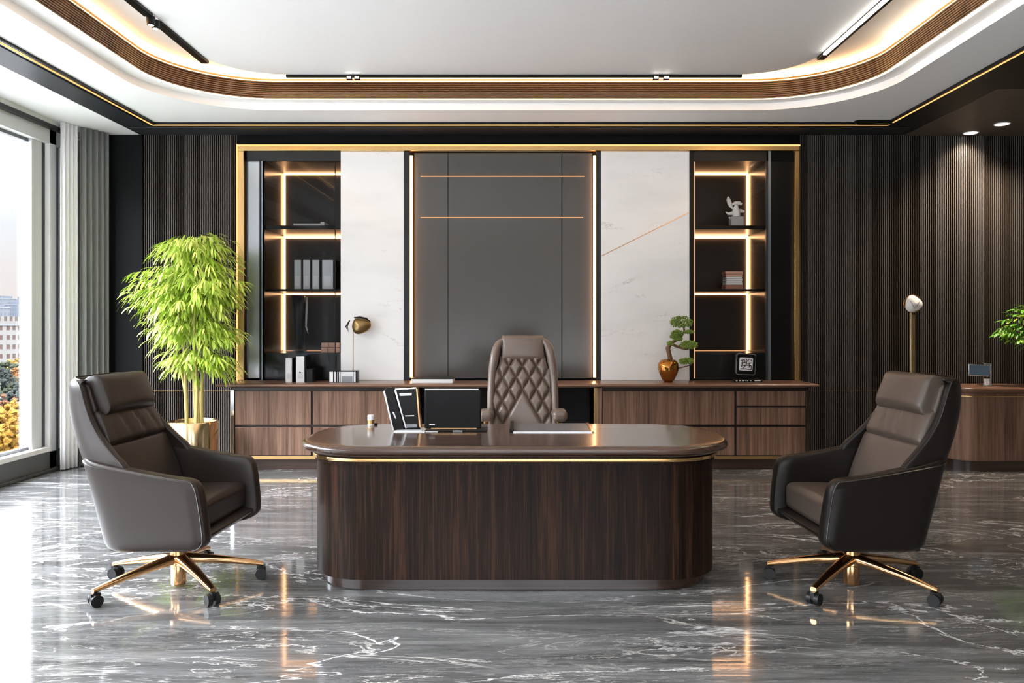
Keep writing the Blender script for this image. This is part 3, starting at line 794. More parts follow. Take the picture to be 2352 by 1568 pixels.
# ================================================================== PLANTS
def leaf(b, p, d, L, w, droop, nrm=None):
    """one lanceolate leaf from p in direction d"""
    d = d.normalized(); up = Vector((0, 0, 1))
    side = d.cross(up)
    side = side.normalized() if side.length > .01 else Vector((1, 0, 0))
    side = (side+up*random.uniform(-.5, .5)).normalized()
    n = 4; L_, R_ = [], []
    c = p.copy(); dd = d.copy()
    pts = []
    for i in range(n+1):
        t = i/n; ww = w*math.sin(PI*min(1, t*.82+.10))
        pts.append((c-side*ww, c+side*ww)); dd = (dd-up*droop/n).normalized(); c = c+dd*L/n
    v = [q for pr in pts for q in pr]; f = [(2*i, 2*i+1, 2*i+3, 2*i+2) for i in range(n)]
    b.add(v, f)
def foliage(name, m2, parent, cx, cy, cz, rx, ry, rz, nfan, L, w, axis, per=9, droop=1.1, light=.4):
    b = MB(); cnt = []
    for k in range(nfan):
        while True:
            q = Vector((random.uniform(-1, 1), random.uniform(-1, 1), random.uniform(-1, 1)))
            if .15 < q.length < 1: break
        q = q*(.65+.35*q.length)
        p = Vector((cx+q.x*rx, cy+q.y*ry, cz+q.z*rz))
        out = (p-Vector(axis)); out.z *= .3
        if out.length < .02: out = Vector((1, 0, 0))
        out.normalize()
        # short twig with leaves on both sides, drooping outward
        tw = (out+Vector((random.uniform(-.5, .5), random.uniform(-.5, .5), random.uniform(-.05, .35)))).normalized()
        for j in range(per):
            t = j/(per-1); base = p+tw*L*1.5*(t-.5)-Vector((0, 0, 1))*L*.55*t*t
            sd_ = tw.cross(Vector((0, 0, 1))).normalized()*(1 if j % 2 else -1)
            d = tw*(.45+.5*t)+sd_*random.uniform(.3, .9)*(1-.6*t)+Vector((0, 0, random.uniform(-.75, .05)))
            leaf(b, base, d, L*random.uniform(.7, 1.1), w*random.uniform(.75, 1.2), droop)
    o = b.build(name, m2, parent, smooth=0)
    for i, p in enumerate(o.data.polygons):
        p.use_smooth = True
    if isinstance(m2, list):
        st_ = random.getstate()
        for i in range(0, len(o.data.polygons), 4):
            if random.random() < light:
                for p in o.data.polygons[i:i+4]: p.material_index = 1
    return o
PX, PY = -3.04, 7.28
bp_ = thing('potted_bamboo', 'tall bright green bamboo plant in a gold cylinder pot by the curtain', 'plant', (PX, PY, 0))
MB().lathe([(.001, 0), (.218, 0), (.226, .008), (.226, .50), (.222, .508), (.212, .508), (.208, .50), (.208, .43), (.001, .43)], (PX, PY, 0), 48).build('pot', 'gold_l', bp_)
MB().lathe([(.001, .45), (.15, .452), (.207, .44), (.207, .435), (.001, .435)], (PX, PY, 0), 24).build('soil', 'soil', bp_)
canes = [((452-22, 430), .017), ((428+8, 405), .014), ((455, 470), .020), ((444, 450), .016), ((462, 500), .018), ((468, 480), .013)]
spots = [(-.07, .02, -.30, 1.25), (-.03, -.05, -.14, 1.5), (.015, .0, .02, 1.62), (.05, .04, .10, 1.5), (.085, -.02, .22, 1.4), (.06, -.06, .0, 1.3), (-.005, .06, -.05, 1.45)]
for dx, dy, lean, hh in spots:
    pts = [(PX+dx+lean*(t**2)*.9+.008*math.sin(t*9+dx*90), PY+dy*(1+t), .44+hh*t) for t in [i/14 for i in range(15)]]
    rad = [.016*(1-.65*i/14)*(1.18 if i % 3 == 0 else 1) for i in range(15)]
    MB().tube(pts, rad, 9).build('cane', 'cane', bp_, smooth=60)
axp = (PX, PY, 1.5)
for (px, py, rx_, ry_, nf) in ((455, 566, 76, 40, 50), (375, 655, 68, 52, 40), (492, 655, 52, 62, 46), (430, 690, 70, 50, 46), (410, 750, 62, 34, 30), (490, 755, 50, 42, 30), (430, 815, 48, 32, 20), (500, 825, 34, 28, 16), (445, 620, 70, 50, 30)):
    p = W(px, py, PY-.02)
    foliage('leaf_cluster', ['leaf', 'leaf_l'], bp_, p.x, p.y, p.z, rx_/SC(PY), min(.28, rx_/SC(PY)), ry_/SC(PY), int(nf*1.7), .135, .0092, (PX, PY, p.z), light=.5)
# small plant at the right edge
rp = W(2380, 752, 7.70)
pr_ = thing('potted_tree', 'leafy green tabletop plant on the curved cabinet at the right edge', 'plant', (rp.x, 7.70, .798))
MB().lathe([(.001, 0), (.075, 0), (.095, .12), (.10, .17), (.09, .17), (.085, .14), (.001, .14)], (rp.x, 7.70, .798), 28).build('pot', 'ceramic', pr_)
MB().lathe([(.001, .150), (.084, .148), (.084, .142), (.001, .142)], (rp.x, 7.70, .798), 20).build('soil', 'soil', pr_)
MB().tube([(rp.x, 7.70, .94), (rp.x-.02, 7.70, 1.1), (rp.x+.01, 7.70, 1.3), (rp.x, 7.70, 1.45)], [.014, .012, .01, .006], 8).build('trunk', 'bark', pr_)
foliage('foliage', ['leaf_r', 'leaf'], pr_, rp.x, 7.69, rp.z+.0, .36, .19, .25, 120, .080, .013, (rp.x, 7.69, 1.25), 8, .7, .35)

# ================================================================== CURVED CABINET AT RIGHT
cc = thing('curved_cabinet', 'walnut cabinet with rounded end and gold strip at the right edge', 'cabinet', (5.3, 7.72, 0))
ccr = lambda d, z_: rr(5.45, 7.75, 1.30-d, .265-d*.9, .23-d*.5, 12, z_, 2.0)
MB().loft([ccr(.02, 0), ccr(.02, .09)]).build('plinth', 'walnut_d', cc, smooth=50)
MB().loft([ccr(.04, .09), ccr(.04, .735)]).build('body', 'walnut', cc, smooth=50)
MB().loft([ccr(.028, .70), ccr(.026, .702), ccr(.026, .715), ccr(.028, .717)]).build('gold_strip', 'gold', cc, smooth=50)
MB().loft([ccr(.04, .735), ccr(.015, .742), ccr(0, .750), ccr(-.012, .768), ccr(-.012, .783), ccr(-.004, .793), ccr(.01, .796)]).build('top_board', 'walnut_x', cc, smooth=50)
# picture stand on it
ps = thing('picture_stand', 'tilted blue picture on a silver easel stand, on the curved cabinet', 'picture', W(2255, 889, 7.66))
D = 7.66
q0 = W(2248, 850, D)
MB().obox(q0, .105, .008, .058, Matrix.Rotation(.06, 3, 'Y')).build('silver_frame', 'chrome', ps, bevel=.003)
MB().obox(q0-Vector((0, .009, 0)), .094, .002, .048, Matrix.Rotation(.06, 3, 'Y')).build('picture', 'blue', ps)
c0 = W(2270, 834, D); c1 = W(2278, 889, D)
MB().box(c0.x-.04, c0.x+.03, D-.005, D+.03, c0.z-.012, c0.z).box(c1.x-.012, c1.x, D+.0, D+.03, .797, c0.z).box(c1.x-.115, c1.x+.01, D-.05, D+.06, .797, .809).build('stand', 'chrome', ps, bevel=.002)
MB().box(c1.x-.07, c1.x-.025, D-.01, D+.02, .81, .87).build('bracket', 'gw', ps, bevel=.003)

# ================================================================== FLOOR LAMP (right)
fx = W(2097, 700, 7.85)
fl = thing('floor_lamp', 'slim brass floor lamp with white petal head against the slatted wall', 'lamp', (fx.x, 7.85, 0))
MB().lathe([(.001, 0), (.13, 0), (.13, .012), (.12, .018), (.001, .018)], (fx.x, 7.85, 0), 32).build('base', 'gold_l', fl)
MB().box(fx.x-.026, fx.x-.012, 7.845, 7.86, .015, 1.53).build('pole', 'gold_l', fl, bevel=.002)
MB().box(fx.x-.010, fx.x+.028, 7.862, 7.872, .015, 1.50).build('back_plate', 'bronze', fl, bevel=.002)
hd = W(2098, 697, 7.83)
def petal(q):
    r_ = math.hypot(q.x, q.z); k = 1+.10*math.cos(math.atan2(q.z, q.x)*3+.5)
    return Vector((hd.x+q.x*k, hd.y+q.y*.25-.02*(1-r_/.09), hd.z+q.z*k*(.92 if q.z > 0 else 1.0)))
hm = MB(); rings = []
for j in range(9):
    ph = -PI/2+PI*j/8
    rings.append([petal(Vector((.085*math.cos(ph)*math.cos(a), .085*math.sin(ph), .085*math.cos(ph)*math.sin(a)))) for a in [2*PI*i/28 for i in range(28)]])
hm.loft(rings).build('petal_head', 'ceramic', fl, smooth=60)
MB().tube([(hd.x+.088*math.cos(a)*1.0, hd.y+.012, hd.z+.086*math.sin(a)) for a in [2*PI*i/24 for i in range(25)]], .006, 6).build('brass_rim', 'gold_d', fl)
MB().tube([(hd.x-.05, hd.y-.035, hd.z+.03), (hd.x-.01, hd.y-.043, hd.z-.05), (hd.x+.01, hd.y-.046, hd.z-.03), (hd.x+.05, hd.y-.035, hd.z+.03)], .0018, 5).build('vein_line', 'blk', fl)

# ================================================================== THINGS ON THE SIDEBOARD
ZW = .831
# bronze leaf lamp
ll = thing('leaf_sculpture', 'bronze leaf-shaped head on a thin stem, in front of the left marble panel', 'sculpture', (X(811, 7.88), 7.88, ZW))
sxp = W(811, 750, 7.88)
MB().tube([(sxp.x, 7.88, ZW+.01), (sxp.x, 7.88, sxp.z-.02)], .0045, 8).build('stem', 'bronze', ll)
MB().lathe([(.001, 0), (.045, 0), (.045, .01), (.001, .012)], (sxp.x, 7.88, ZW), 24).build('base', 'bronze', ll)
hp = W(827, 748, 7.88)
oc = [(-26, -6), (-17, 20), (-12, -19), (2, -19), (18, -17), (27, -6), (25, 6), (14, 16), (0, 20), (-10, 19), (-16, 14), (-19, 6), (-18, -6)]
oc = [(-12, -19), (3, -19), (18, -16), (27, -7), (26, 4), (18, 13), (5, 19), (-6, 21), (-13, 18), (-19, 9), (-20, -2), (-16, -12)]
sc_ = 7.88/F
rings = []
for k, yy in ((0.05, -.055), (.5, -.045), (.85, -.022), (1.0, 0), (.9, .02), (.5, .038), (.05, .045)):
    rings.append([(hp.x+px_*sc_*k, hp.y+yy, hp.z-py_*sc_*k) for px_, py_ in oc])
lh = MB().loft(rings).build('leaf_head', 'bronze', ll, smooth=80)
lh.modifiers.new('sub', 'SUBSURF').levels = 2; lh.modifiers['sub'].render_levels = 2
MB().tube([(hp.x-.10, hp.y-.02, hp.z+.055), (hp.x-.14, hp.y-.02, hp.z-.01), (hp.x-.112, hp.y-.02, hp.z-.06), (hp.x-.125, hp.y-.02, hp.z-.005), (hp.x-.10, hp.y-.02, hp.z+.055)], .006, 6).build('side_sepal', 'blk', ll)
MB().tube([(hp.x-.055, hp.y-.03, hp.z+.082), (hp.x+.01, hp.y-.035, hp.z+.084), (hp.x+.07, hp.y-.03, hp.z+.072), (hp.x+.11, hp.y-.02, hp.z+.04)], [.006, .011, .009, .004], 8).build('dark_rim', 'blk', ll)
# radio / organiser block
rd = thing('desk_organizer', 'low black box with silver panels beside the bronze leaf stem', 'organizer', W(788, 876, 7.70))
a, c_ = X(755, 7.7), X(821, 7.7)
MB().box(a, c_, 7.70, 7.79, ZW, ZW+.115).build('case', 'blk', rd, bevel=.004)
for (pa_, pb_, m_) in ((757, 765, 'paper'), (768, 772, 'gw'), (779, 780.5, 'chrome'), (775, 776, 'chrome'), (813, 817, 'gw')):
    MB().box(X(pa_, 7.7), X(pb_, 7.7), 7.694, 7.70, ZW+.006, ZW+.105).build('divider', m_, rd)
MB().box(X(782.5, 7.7), X(812, 7.7), 7.692, 7.70, ZW+.004, ZW+.105).build('display_panel', 'gw', rd)
MB().box(X(785, 7.7), X(810, 7.7), 7.690, 7.693, ZW+.008, ZW+.06).build('grey_screen', 'gm', rd)
# white binders on the worktop
def binder(px0, px1, ptop, D, z0, m_body, label, depth=.22, grp=None, lab=True, lz=(.12, .42), cover='blk', hole=False, h=None):
    xa, xb = X(px0, D), X(px1, D); hh = (Z(ptop, D)-z0) if h is None else h
    o = thing('ring_binder', label, 'binder', ((xa+xb)/2, D, z0), grp)
    w = (xb-xa)
    MB().box(xa, xa+w*.10, D+.004, D+depth, z0, z0+hh).box(xb-w*.10, xb, D+.004, D+depth, z0, z0+hh).build('cover', cover, o, bevel=.001)
    MB().box(xa+w*.10, xb-w*.10, D, D+.006, z0, z0+hh).build('spine', m_body, o, bevel=.001)
    MB().box(xa+w*.12, xb-w*.12, D+.012, D+depth-.012, z0+.008, z0+hh-.012).build('paper_block', 'paper', o)
    if lab:
        MB().box(xa+w*.24, xb-w*.24, D-.002, D, z0+hh*lz[0], z0+hh*lz[1]).build('label_slip', 'paper' if m_body != 'paper' else 'gw', o)
    if hole:
        MB().lathe([(.001, 0), (.008, 0), (.008, .002), (.001, .002)], (0, 0, 0), 14).build('finger_hole', 'blk', o, local=True)
        ho = [x_ for x_ in S.objects if x_.parent is o][-1]; ho.rotation_euler = (PI/2, 0, 0); ho.location = (0, -.002, hh*.38)
    return o
binder(654, 672, 822, 7.72, ZW, 'paper', 'white ring binder standing on the worktop, left of two', .2, None, True, (.14, .36))
binder(678, 701, 818, 7.72, ZW, 'paper', 'wider white ring binder with round finger hole, right of two', .2, None, True, (.14, .40), 'blk', True)
bb = thing('black_box', 'small black box right of the white binders on the worktop', 'box', W(709, 873, 7.74))
MB().box(X(703, 7.74), X(718, 7.74), 7.74, 7.84, ZW, Z(847, 7.74)).build('box_body', 'blk', bb, bevel=.003)
MB().box(X(702.6, 7.74), X(718.4, 7.74), 7.737, 7.843, Z(847, 7.74)-.012, Z(847, 7.74)+.002).build('box_lid', 'blk', bb, bevel=.002)
wb = thing('white_tray', 'flat white document box on the worktop below the glass panel', 'box', W(992, 880, 7.6))
MB().box(X(945, 7.6), X(1040, 7.6), 7.60, 7.80, ZW, ZW+.040).build('tray_body', 'paper', wb, bevel=.003)
MB().box(X(943.5, 7.6), X(1041.5, 7.6), 7.596, 7.80, ZW+.041, ZW+.047).build('dark_lid', 'blk', wb, bevel=.001)
# bonsai
bo = thing('bonsai_tree', 'bonsai with layered green pads growing from a round copper vase', 'bonsai', (X(1535, 7.8), 7.8, ZW))
bxp = X(1535, 7.8)
MB().lathe([(.001, 0), (.040, 0), (.062, .025), (.092, .085), (.104, .135), (.098, .185), (.075, .215), (.045, .225), (.030, .218), (.001, .21)], (bxp, 7.8, ZW), 36).build('copper_vase', 'copper', bo, smooth=60)
tp_ = [W(1540, 825, 7.8), W(1536, 808, 7.8), W(1534, 800, 7.8), W(1540, 789, 7.8), W(1552, 781, 7.8), W(1565, 772, 7.8), W(1572, 760, 7.8), W(1570, 748, 7.8)]
MB().tube(tp_, [.024, .022, .024, .019, .016, .013, .011, .008], 10).build('trunk', 'bark', bo, smooth=60)
MB().tube([tp_[3], W(1556, 796, 7.8), W(1575, 802, 7.8), W(1592, 798, 7.8)], [.014, .013, .010, .006], 8).build('branch', 'bark', bo, smooth=60)
MB().tube([W(1556, 846, 7.8), W(1572, 842, 7.8), W(1588, 838, 7.8)], [.006, .005, .004], 8).build('branch', 'bark', bo, smooth=60)
for (px, py, rx_, ry_) in ((1565, 740, 28, 15), (1556, 765, 15, 8), (1582, 762, 12, 4), (1556, 778, 12, 5), (1540, 789, 8, 6), (1582, 792, 22, 11), (1577, 829, 18, 9), (1550, 772, 12, 6)):
    c0 = W(px, py, 7.79); b = MB(); s_ = 1/SC(7.79)
    for k in range(int(rx_*15)):
        while True:
            q = Vector((random.uniform(-1, 1), random.uniform(-1, 1), random.uniform(-.8, 1)))
            if q.length < 1: break
        p = c0+Vector((q.x*rx_*s_, q.y*min(.08, rx_*s_*.8), q.z*ry_*s_))
        r_ = random.uniform(.0045, .0085)
        t = MB(); t.lathe([(.0005, -r_), (r_*.8, -r_*.5), (r_, 0), (r_*.7, r_*.6), (.0005, r_)], p, 6); b.add(t.v, t.f)
    b.build('leaf_pad', 'bonsai', bo, smooth=0)
# framed emblem
fe = thing('framed_emblem', 'black tilted frame with white emblem on a small stand, right end of the worktop', 'picture', (X(1712, 7.78), 7.78, ZW))
qc = W(1712, 836, 7.76); R0 = Matrix.Rotation(.05, 3, 'Y')
def rslab(c, hx, hy, hz, r, rot, b=None):
    b = b or MB()
    r0 = rr(0, 0, hx, hz, r, 5)
    for_y = [[Vector(c)+rot @ Vector((p[0], y_, p[1])) for p in r0] for y_ in (-hy, hy)]
    return b.loft(for_y)
rslab(qc, .098, .018, .105, .022, R0).build('outer_rim', 'chrome', fe)
rslab(qc-Vector((0, .012, 0)), .091, .010, .098, .018, R0).build('black_face', 'blk', fe)
rslab(qc-Vector((0, .023, -.002)), .066, .002, .064, .012, R0).build('white_field', 'paper', fe)
b = MB()
for st_ in ([(-.055, .035), (-.02, .045), (-.01, .02)], [(-.05, .01), (-.015, .015), (.02, .01), (.055, .016)], [(.0, .055), (.012, .03), (.03, .055)], [(.005, .03), (.0, -.005), (-.03, -.04)],
            [(-.045, -.012), (-.01, -.012), (.02, -.008), (.05, -.012)], [(.03, .02), (.032, -.03)], [(-.055, -.048), (-.01, -.045), (.055, -.05)], [(.045, .05), (.055, .03)], [(-.035, .04), (-.045, -.03)], [(.05, -.01), (.052, -.045)]):
    b.tube([qc+R0 @ Vector((x_, -.0265, z_)) for x_, z_ in st_], .0042, 5)
b.build('emblem_strokes', 'blk', fe)
MB().box(X(1690, 7.74), X(1750, 7.74), 7.72, 7.86, ZW, ZW+.028).build('stand_base', 'blk', fe, bevel=.004)
MB().box(qc.x-.03, qc.x+.03, 7.755, 7.80, ZW+.028, qc.z-.10).build('stand_neck', 'blk', fe)
b = MB()
for x_, w_ in ((1690, 4), (1698, 3), (1704, 5), (1712, 2), (1716, 2), (1723, 3), (1733, 14)):
    b.box(X(x_, 7.72), X(x_+w_, 7.72), 7.716, 7.72, ZW+.012, ZW+.020)
b.build('white_marks', 'paper', fe)
# ------------- in the niches
z1s, z2s = 2.416, 1.765
nb = thing('white_box', 'long flat white box on the upper left shelf', 'box', W(708, 518, 8.25))
MB().box(X(673, 8.25), X(739, 8.25), 8.25, 8.45, z1s, z1s+.048).build('box_body', 'paper', nb, bevel=.003)
MB().box(X(736, 8.24), X(745, 8.24), 8.24, 8.46, z1s, z1s+.062).build('box_lid', 'paper', nb, bevel=.003)
fb = [(674, 693), (694.5, 714), (715.5, 735), (737, 768)]
names = ['leftmost grey-white ring binder on the middle left shelf', 'second grey-white ring binder from left on the middle left shelf', 'third grey-white ring binder from left on the middle left shelf', 'wide rightmost grey binder on the middle left shelf']
for (pa_, pb_), nm in zip(fb, names):
    binder(pa_, pb_, 597, 8.22, z2s, 'gw', nm, .25, 'binders on the middle left shelf', True, (.12, .46))
# draped dark sculpture on the base of the left niche
dr = thing('draped_figure', 'dark draped sculpture with pale edge on the lower left shelf', 'sculpture', (X(690, 8.35), 8.35, 1.108))
pts = [(672, 678), (700, 680), (703, 700), (700, 740), (697, 800), (680, 800), (676, 740), (674, 700)]
rings = []
for k, yy in ((.6, -.05), (1, -.03), (1, .03), (.6, .05)):
    rings.append([Vector(((px_-CX-0)/F*8.35, 8.35+yy, max(1.109, Z(py_, 8.35)-.0))) for px_, py_ in [(688+(a_-688)*k, 740+(b_-740)*(k if k < 1 else 1)) for a_, b_ in pts]])
MB().loft(rings).build('figure', 'blk', dr, smooth=50)
MB().box(X(676, 8.35), X(702, 8.35), 8.30, 8.40, 1.108, 1.122).build('foot', 'blk', dr)
MB().tube([W(705, 682, 8.29), W(704, 720, 8.29), W(703, 750, 8.29), W(708, 766, 8.29)], [.012, .012, .008, .003], 8).build('pale_fold', 'gw', dr)
for k, (za, m_, lb) in enumerate(((1.108, 'pink', 'lower of two blush boxes stacked on the lower left shelf'), (1.160, 'pink', 'upper of two blush boxes stacked on the lower left shelf'))):
    o = thing('storage_box', lb, 'box', (X(760, 8.2), 8.3, za), 'blush boxes on the lower left shelf')
    w_ = 738+ (0 if k else -1)
    MB().box(X(w_, 8.2), X(780, 8.2), 8.20, 8.40, za, za+.048).build('box_body', m_, o, bevel=.002)
    MB().box(X(w_+15, 8.2), X(w_+17, 8.2), 8.197, 8.20, za+.002, za+.046).build('seam', 'pink_d', o)
# white bird-like sculpture on grey cube
sb = thing('white_sculpture', 'white ceramic ribbon sculpture on a grey cube, upper right shelf', 'sculpture', (X(1691, 8.3), 8.3, z1s))
MB().box(X(1677, 8.3), X(1706, 8.3), 8.25, 8.36, z1s, Z(498, 8.3)).build('grey_cube', 'cement', sb, bevel=.004)
def blob(name, pp, rr_, m_, par, n=10):
    MB().tube(pp, rr_, n).build(name, m_, par, smooth=70)
Q = lambda x_, y_, d_=8.29: W(x_, y_, d_)
blob('wing', [Q(1672, 451), Q(1673, 458), Q(1676, 467), Q(1679, 474), Q(1683, 480)], [.004, .022, .026, .018, .006], 'ceramic', sb)
blob('head', [Q(1682, 470), Q(1688, 466), Q(1698, 466), Q(1704, 469)], [.010, .018, .022, .012], 'ceramic', sb)
blob('body', [Q(1692, 471), Q(1690, 478), Q(1691, 486), Q(1692, 497)], [.018, .030, .044, .040], 'ceramic', sb, 14)
blob('ribbon', [Q(1667, 486), Q(1672, 491), Q(1682, 490), Q(1692, 487), Q(1702, 484), Q(1709, 486)], [.004, .014, .022, .024, .02, .012], 'ceramic', sb)
blob('foot', [Q(1674, 499), Q(1680, 502), Q(1686, 500)], [.008, .014, .008], 'ceramic', sb)
# books
bk = [(1.765, .054, 'pink_d', 1666, 1707, 'terracotta box file at the bottom of the book stack, middle right shelf'),
      (1.820, .020, 'paper', 1668, 1706, 'lowest of the four white books in the stack on the middle right shelf'),
      (1.841, .020, 'paper', 1668, 1705, 'second lowest white book in the stack on the middle right shelf'),
      (1.862, .020, 'paper', 1668, 1706, 'second highest white book in the stack on the middle right shelf'),
      (1.883, .020, 'paper', 1668, 1705, 'highest of the four white books in the stack on the middle right shelf'),
      (1.904, .028, 'pink', 1667, 1706, 'blush book beneath the topmost book, middle right shelf'),
      (1.933, .030, 'pink', 1666, 1707, 'thick blush book on top of the stack, middle right shelf')]
for k, (za, hh, m_, pa_, pb_, lb) in enumerate(bk):
    o = thing('stacked_book', lb, 'book', (X(1687, 8.25), 8.3, za), 'books stacked on the middle right shelf')
    xa, xb = X(pa_, 8.25), X(pb_, 8.25)
    MB().box(xa, xb, 8.25, 8.40, za, za+.003).box(xa, xb, 8.25, 8.40, za+hh-.004, za+hh-.001).box(xa, xa+.006, 8.25, 8.40, za, za+hh-.001).build('cover', 'pink_d' if m_ != 'paper' else 'gw', o)
    MB().box(xa+.006, xb-.004, 8.253, 8.398, za+.003, za+hh-.004).build('pages', m_, o)

# ================================================================== THINGS ON THE DESK
mo = thing('monitor', 'black monitor seen from behind, standing on the desk', 'monitor', on_desk(1040, 990))
D = 4.55
a = W(975, 968, D); c_ = W(1104, 895, D)
MB().box(W(975, 0, D).x, W(1105, 0, D).x, D, D+.020, Z(984, D), Z(895, D)).build('screen_back', 'screen', mo, bevel=.006)
MB().box(W(976, 0, D).x, W(1099, 0, D).x, D+.002, D+.016, Z(895.5, D), Z(893, D)).build('top_edge', 'chrome', mo, bevel=.001)
MB().box(W(986, 0, D).x, W(999, 0, D).x, D-.0015, D, Z(976, D), Z(973.5, D)).build('logo_bar', 'paper', mo)
MB().box(W(990, 0, D).x, W(1095, 0, D).x, D-.0012, D, Z(984, D), Z(982.6, D)).build('lower_edge', 'gold_d', mo)
MB().box(W(1010, 0, D).x, W(1070, 0, D).x, D+.004, D+.02, DT+.004, Z(984, D)).build('neck', 'blk', mo)
MB().box(W(977, 0, D).x, W(1118, 0, D).x, D-.03, D+.13, DT, DT+.010).build('foot', 'blk', mo, bevel=.003)
MB().box(W(1041, 0, D).x, W(1063, 0, D).x, D-.034, D-.029, DT+.001, DT+.010).build('foot_badge', 'gm', mo)
MB().box(W(979, 0, D).x, W(1008, 0, D).x, D-.040, D-.026, DT, DT+.006).build('foot_tab', 'chrome', mo, bevel=.002)
# file holder
fh = thing('file_holder', 'black and silver upright file holder leaning left of the monitor', 'file holder', on_desk(925, 988))
D = 4.56
def quadslab(b, pts, y0, y1):
    v = [Vector((X(px_, D), y0, Z(py_, D))) for px_, py_ in pts]
    w = [Vector((X(px_, D), y1, Z(py_, D))) for px_, py_ in pts]
    n = len(pts)
    return b.loft([v, w])
quadslab(MB(), [(905, 988), (965, 987), (958, 893), (908, 892), (882, 896)], 4.585, 4.63).build('inner_block', 'blk', fh)
quadslab(MB(), [(905, 988), (929, 986), (903, 893), (897, 889), (889, 889), (882, 897)], 4.56, 4.585).build('left_folder', 'blk', fh, bevel=.002)
quadslab(MB(), [(902, 988), (905.5, 988), (884, 896), (880.5, 899)], 4.553, 4.60).build('silver_edge', 'chrome', fh, bevel=.001)
quadslab(MB(), [(932, 984), (962, 983), (955, 891), (907, 894)], 4.565, 4.585).build('right_folder', 'blk', fh, bevel=.002)
quadslab(MB(), [(931, 983), (934, 983), (910, 896), (906, 896)], 4.556, 4.566).build('silver_edge', 'chrome', fh)
quadslab(MB(), [(907, 895), (955, 892), (956, 890), (908, 892.5)], 4.556, 4.59).build('silver_edge', 'chrome', fh)
quadslab(MB(), [(918, 909), (945, 908), (946, 902), (917, 903)], 4.560, 4.565).build('label_window', 'paper', fh)
quadslab(MB(), [(931, 956), (951, 955.5), (951, 953.3), (930, 954)], 4.560, 4.565).build('label_line', 'paper', fh)
quadslab(MB(), [(934, 982), (958, 981), (957, 973), (932, 974)], 4.560, 4.565).build('grey_foot_panel', 'gm', fh)
quadslab(MB(), [(908, 960), (911, 962), (906, 946), (901, 945)], 4.552, 4.56).build('clip', 'chrome', fh)
quadslab(MB(), [(959, 975), (966, 985), (958, 893), (955, 892)], 4.57, 4.64).build('gold_side', 'gold_d', fh)
pp_ = thing('paper_stack', 'thin stack of white papers under the black file holder', 'papers', (X(935, 4.53), 4.56, DT))
MB().box(X(904, 4.5), X(975, 4.5), 4.50, 4.66, DT, DT+.004).build('lower_sheets', 'paper', pp_)
MB().box(X(908, 4.5), X(968, 4.5), 4.51, 4.66, DT+.004, DT+.007).build('upper_sheets', 'gw', pp_)
fh.location.z += .0
# little jar
jp = on_desk(852, 977)
jr = thing('small_jar', 'tiny white and gold jar standing at left on the desk', 'jar', (jp.x, jp.y, DT))
MB().lathe([(.001, 0), (.019, 0), (.020, .004), (.020, .012), (.019, .013), (.001, .013)], (jp.x, jp.y, DT), 24).build('foot', 'ceramic', jr)
MB().lathe([(.001, .013), (.020, .013), (.021, .035), (.001, .035)], (jp.x, jp.y, DT), 24).build('gold_body', 'gold', jr)
MB().lathe([(.001, .035), (.021, .035), (.021, .060), (.018, .066), (.001, .067)], (jp.x, jp.y, DT), 24).build('white_cap', 'ceramic', jr)
ks = on_desk(862, 976)
tag(MB().rbox((.014, .012, .007), .005, lambda q: q+Vector((ks.x, ks.y, DT+.0072)), 2).build('black_clip', 'blk'), 'tiny black clip right beside the small jar on the desk', 'clip')
# desk pad
dp = thing('desk_pad', 'grey writing pad with black left edge and brass corner, right of centre on the desk', 'desk pad', (.18, 4.68, DT))
MB().box(-.045, .415, 4.50, 4.88, DT, DT+.006).build('pad_board', 'padg', dp, bevel=.002)
MB().box(-.062, -.036, 4.50, 4.88, DT, DT+.022).build('black_edge', 'blk', dp, bevel=.003)
MB().box(.407, .424, 4.50, 4.88, DT, DT+.010).build('brass_edge', 'gold_d', dp, bevel=.002)
MB().box(-.04, .41, 4.496, 4.500, DT, DT+.007).build('front_edge', 'chrome', dp)

# ================================================================== CURTAINS
def curtain(name, m, P0, P1, z0, z1, folds, amp, label):
    P0, P1 = Vector(P0), Vector(P1); d = (P1-P0); n = Vector((-d.y, d.x)).normalized(); N = folds*10
    rings = []
    for j in range(9):
        t = j/8; z_ = z1+(z0-z1)*t; k = .8+.2*t
        rings.append([((P0+d*(i/N)+n*amp*k*math.sin(2*PI*folds*i/N+.4*math.sin(i*.13)+t*.25)).x, (P0+d*(i/N)+n*amp*k*math.sin(2*PI*folds*i/N+.4*math.sin(i*.13))).y, z_) for i in range(N+1)])
    o = MB().loft(rings, False, False, False).build(name, m, smooth=60, solid=.004)
    return tag(o, label, 'curtain')
curtain('grey_curtain', 'curtain', (-4.32, 7.70), (-4.19, 7.97), .01, 3.342, 5, .030, 'heavy grey pleated curtain hanging in the far left corner')
curtain('sheer_curtain', 'sheer', (-4.395, 7.50), (-4.345, 7.68), .01, 3.342, 4, .018, 'narrow white sheer curtain gathered between window and grey curtain')

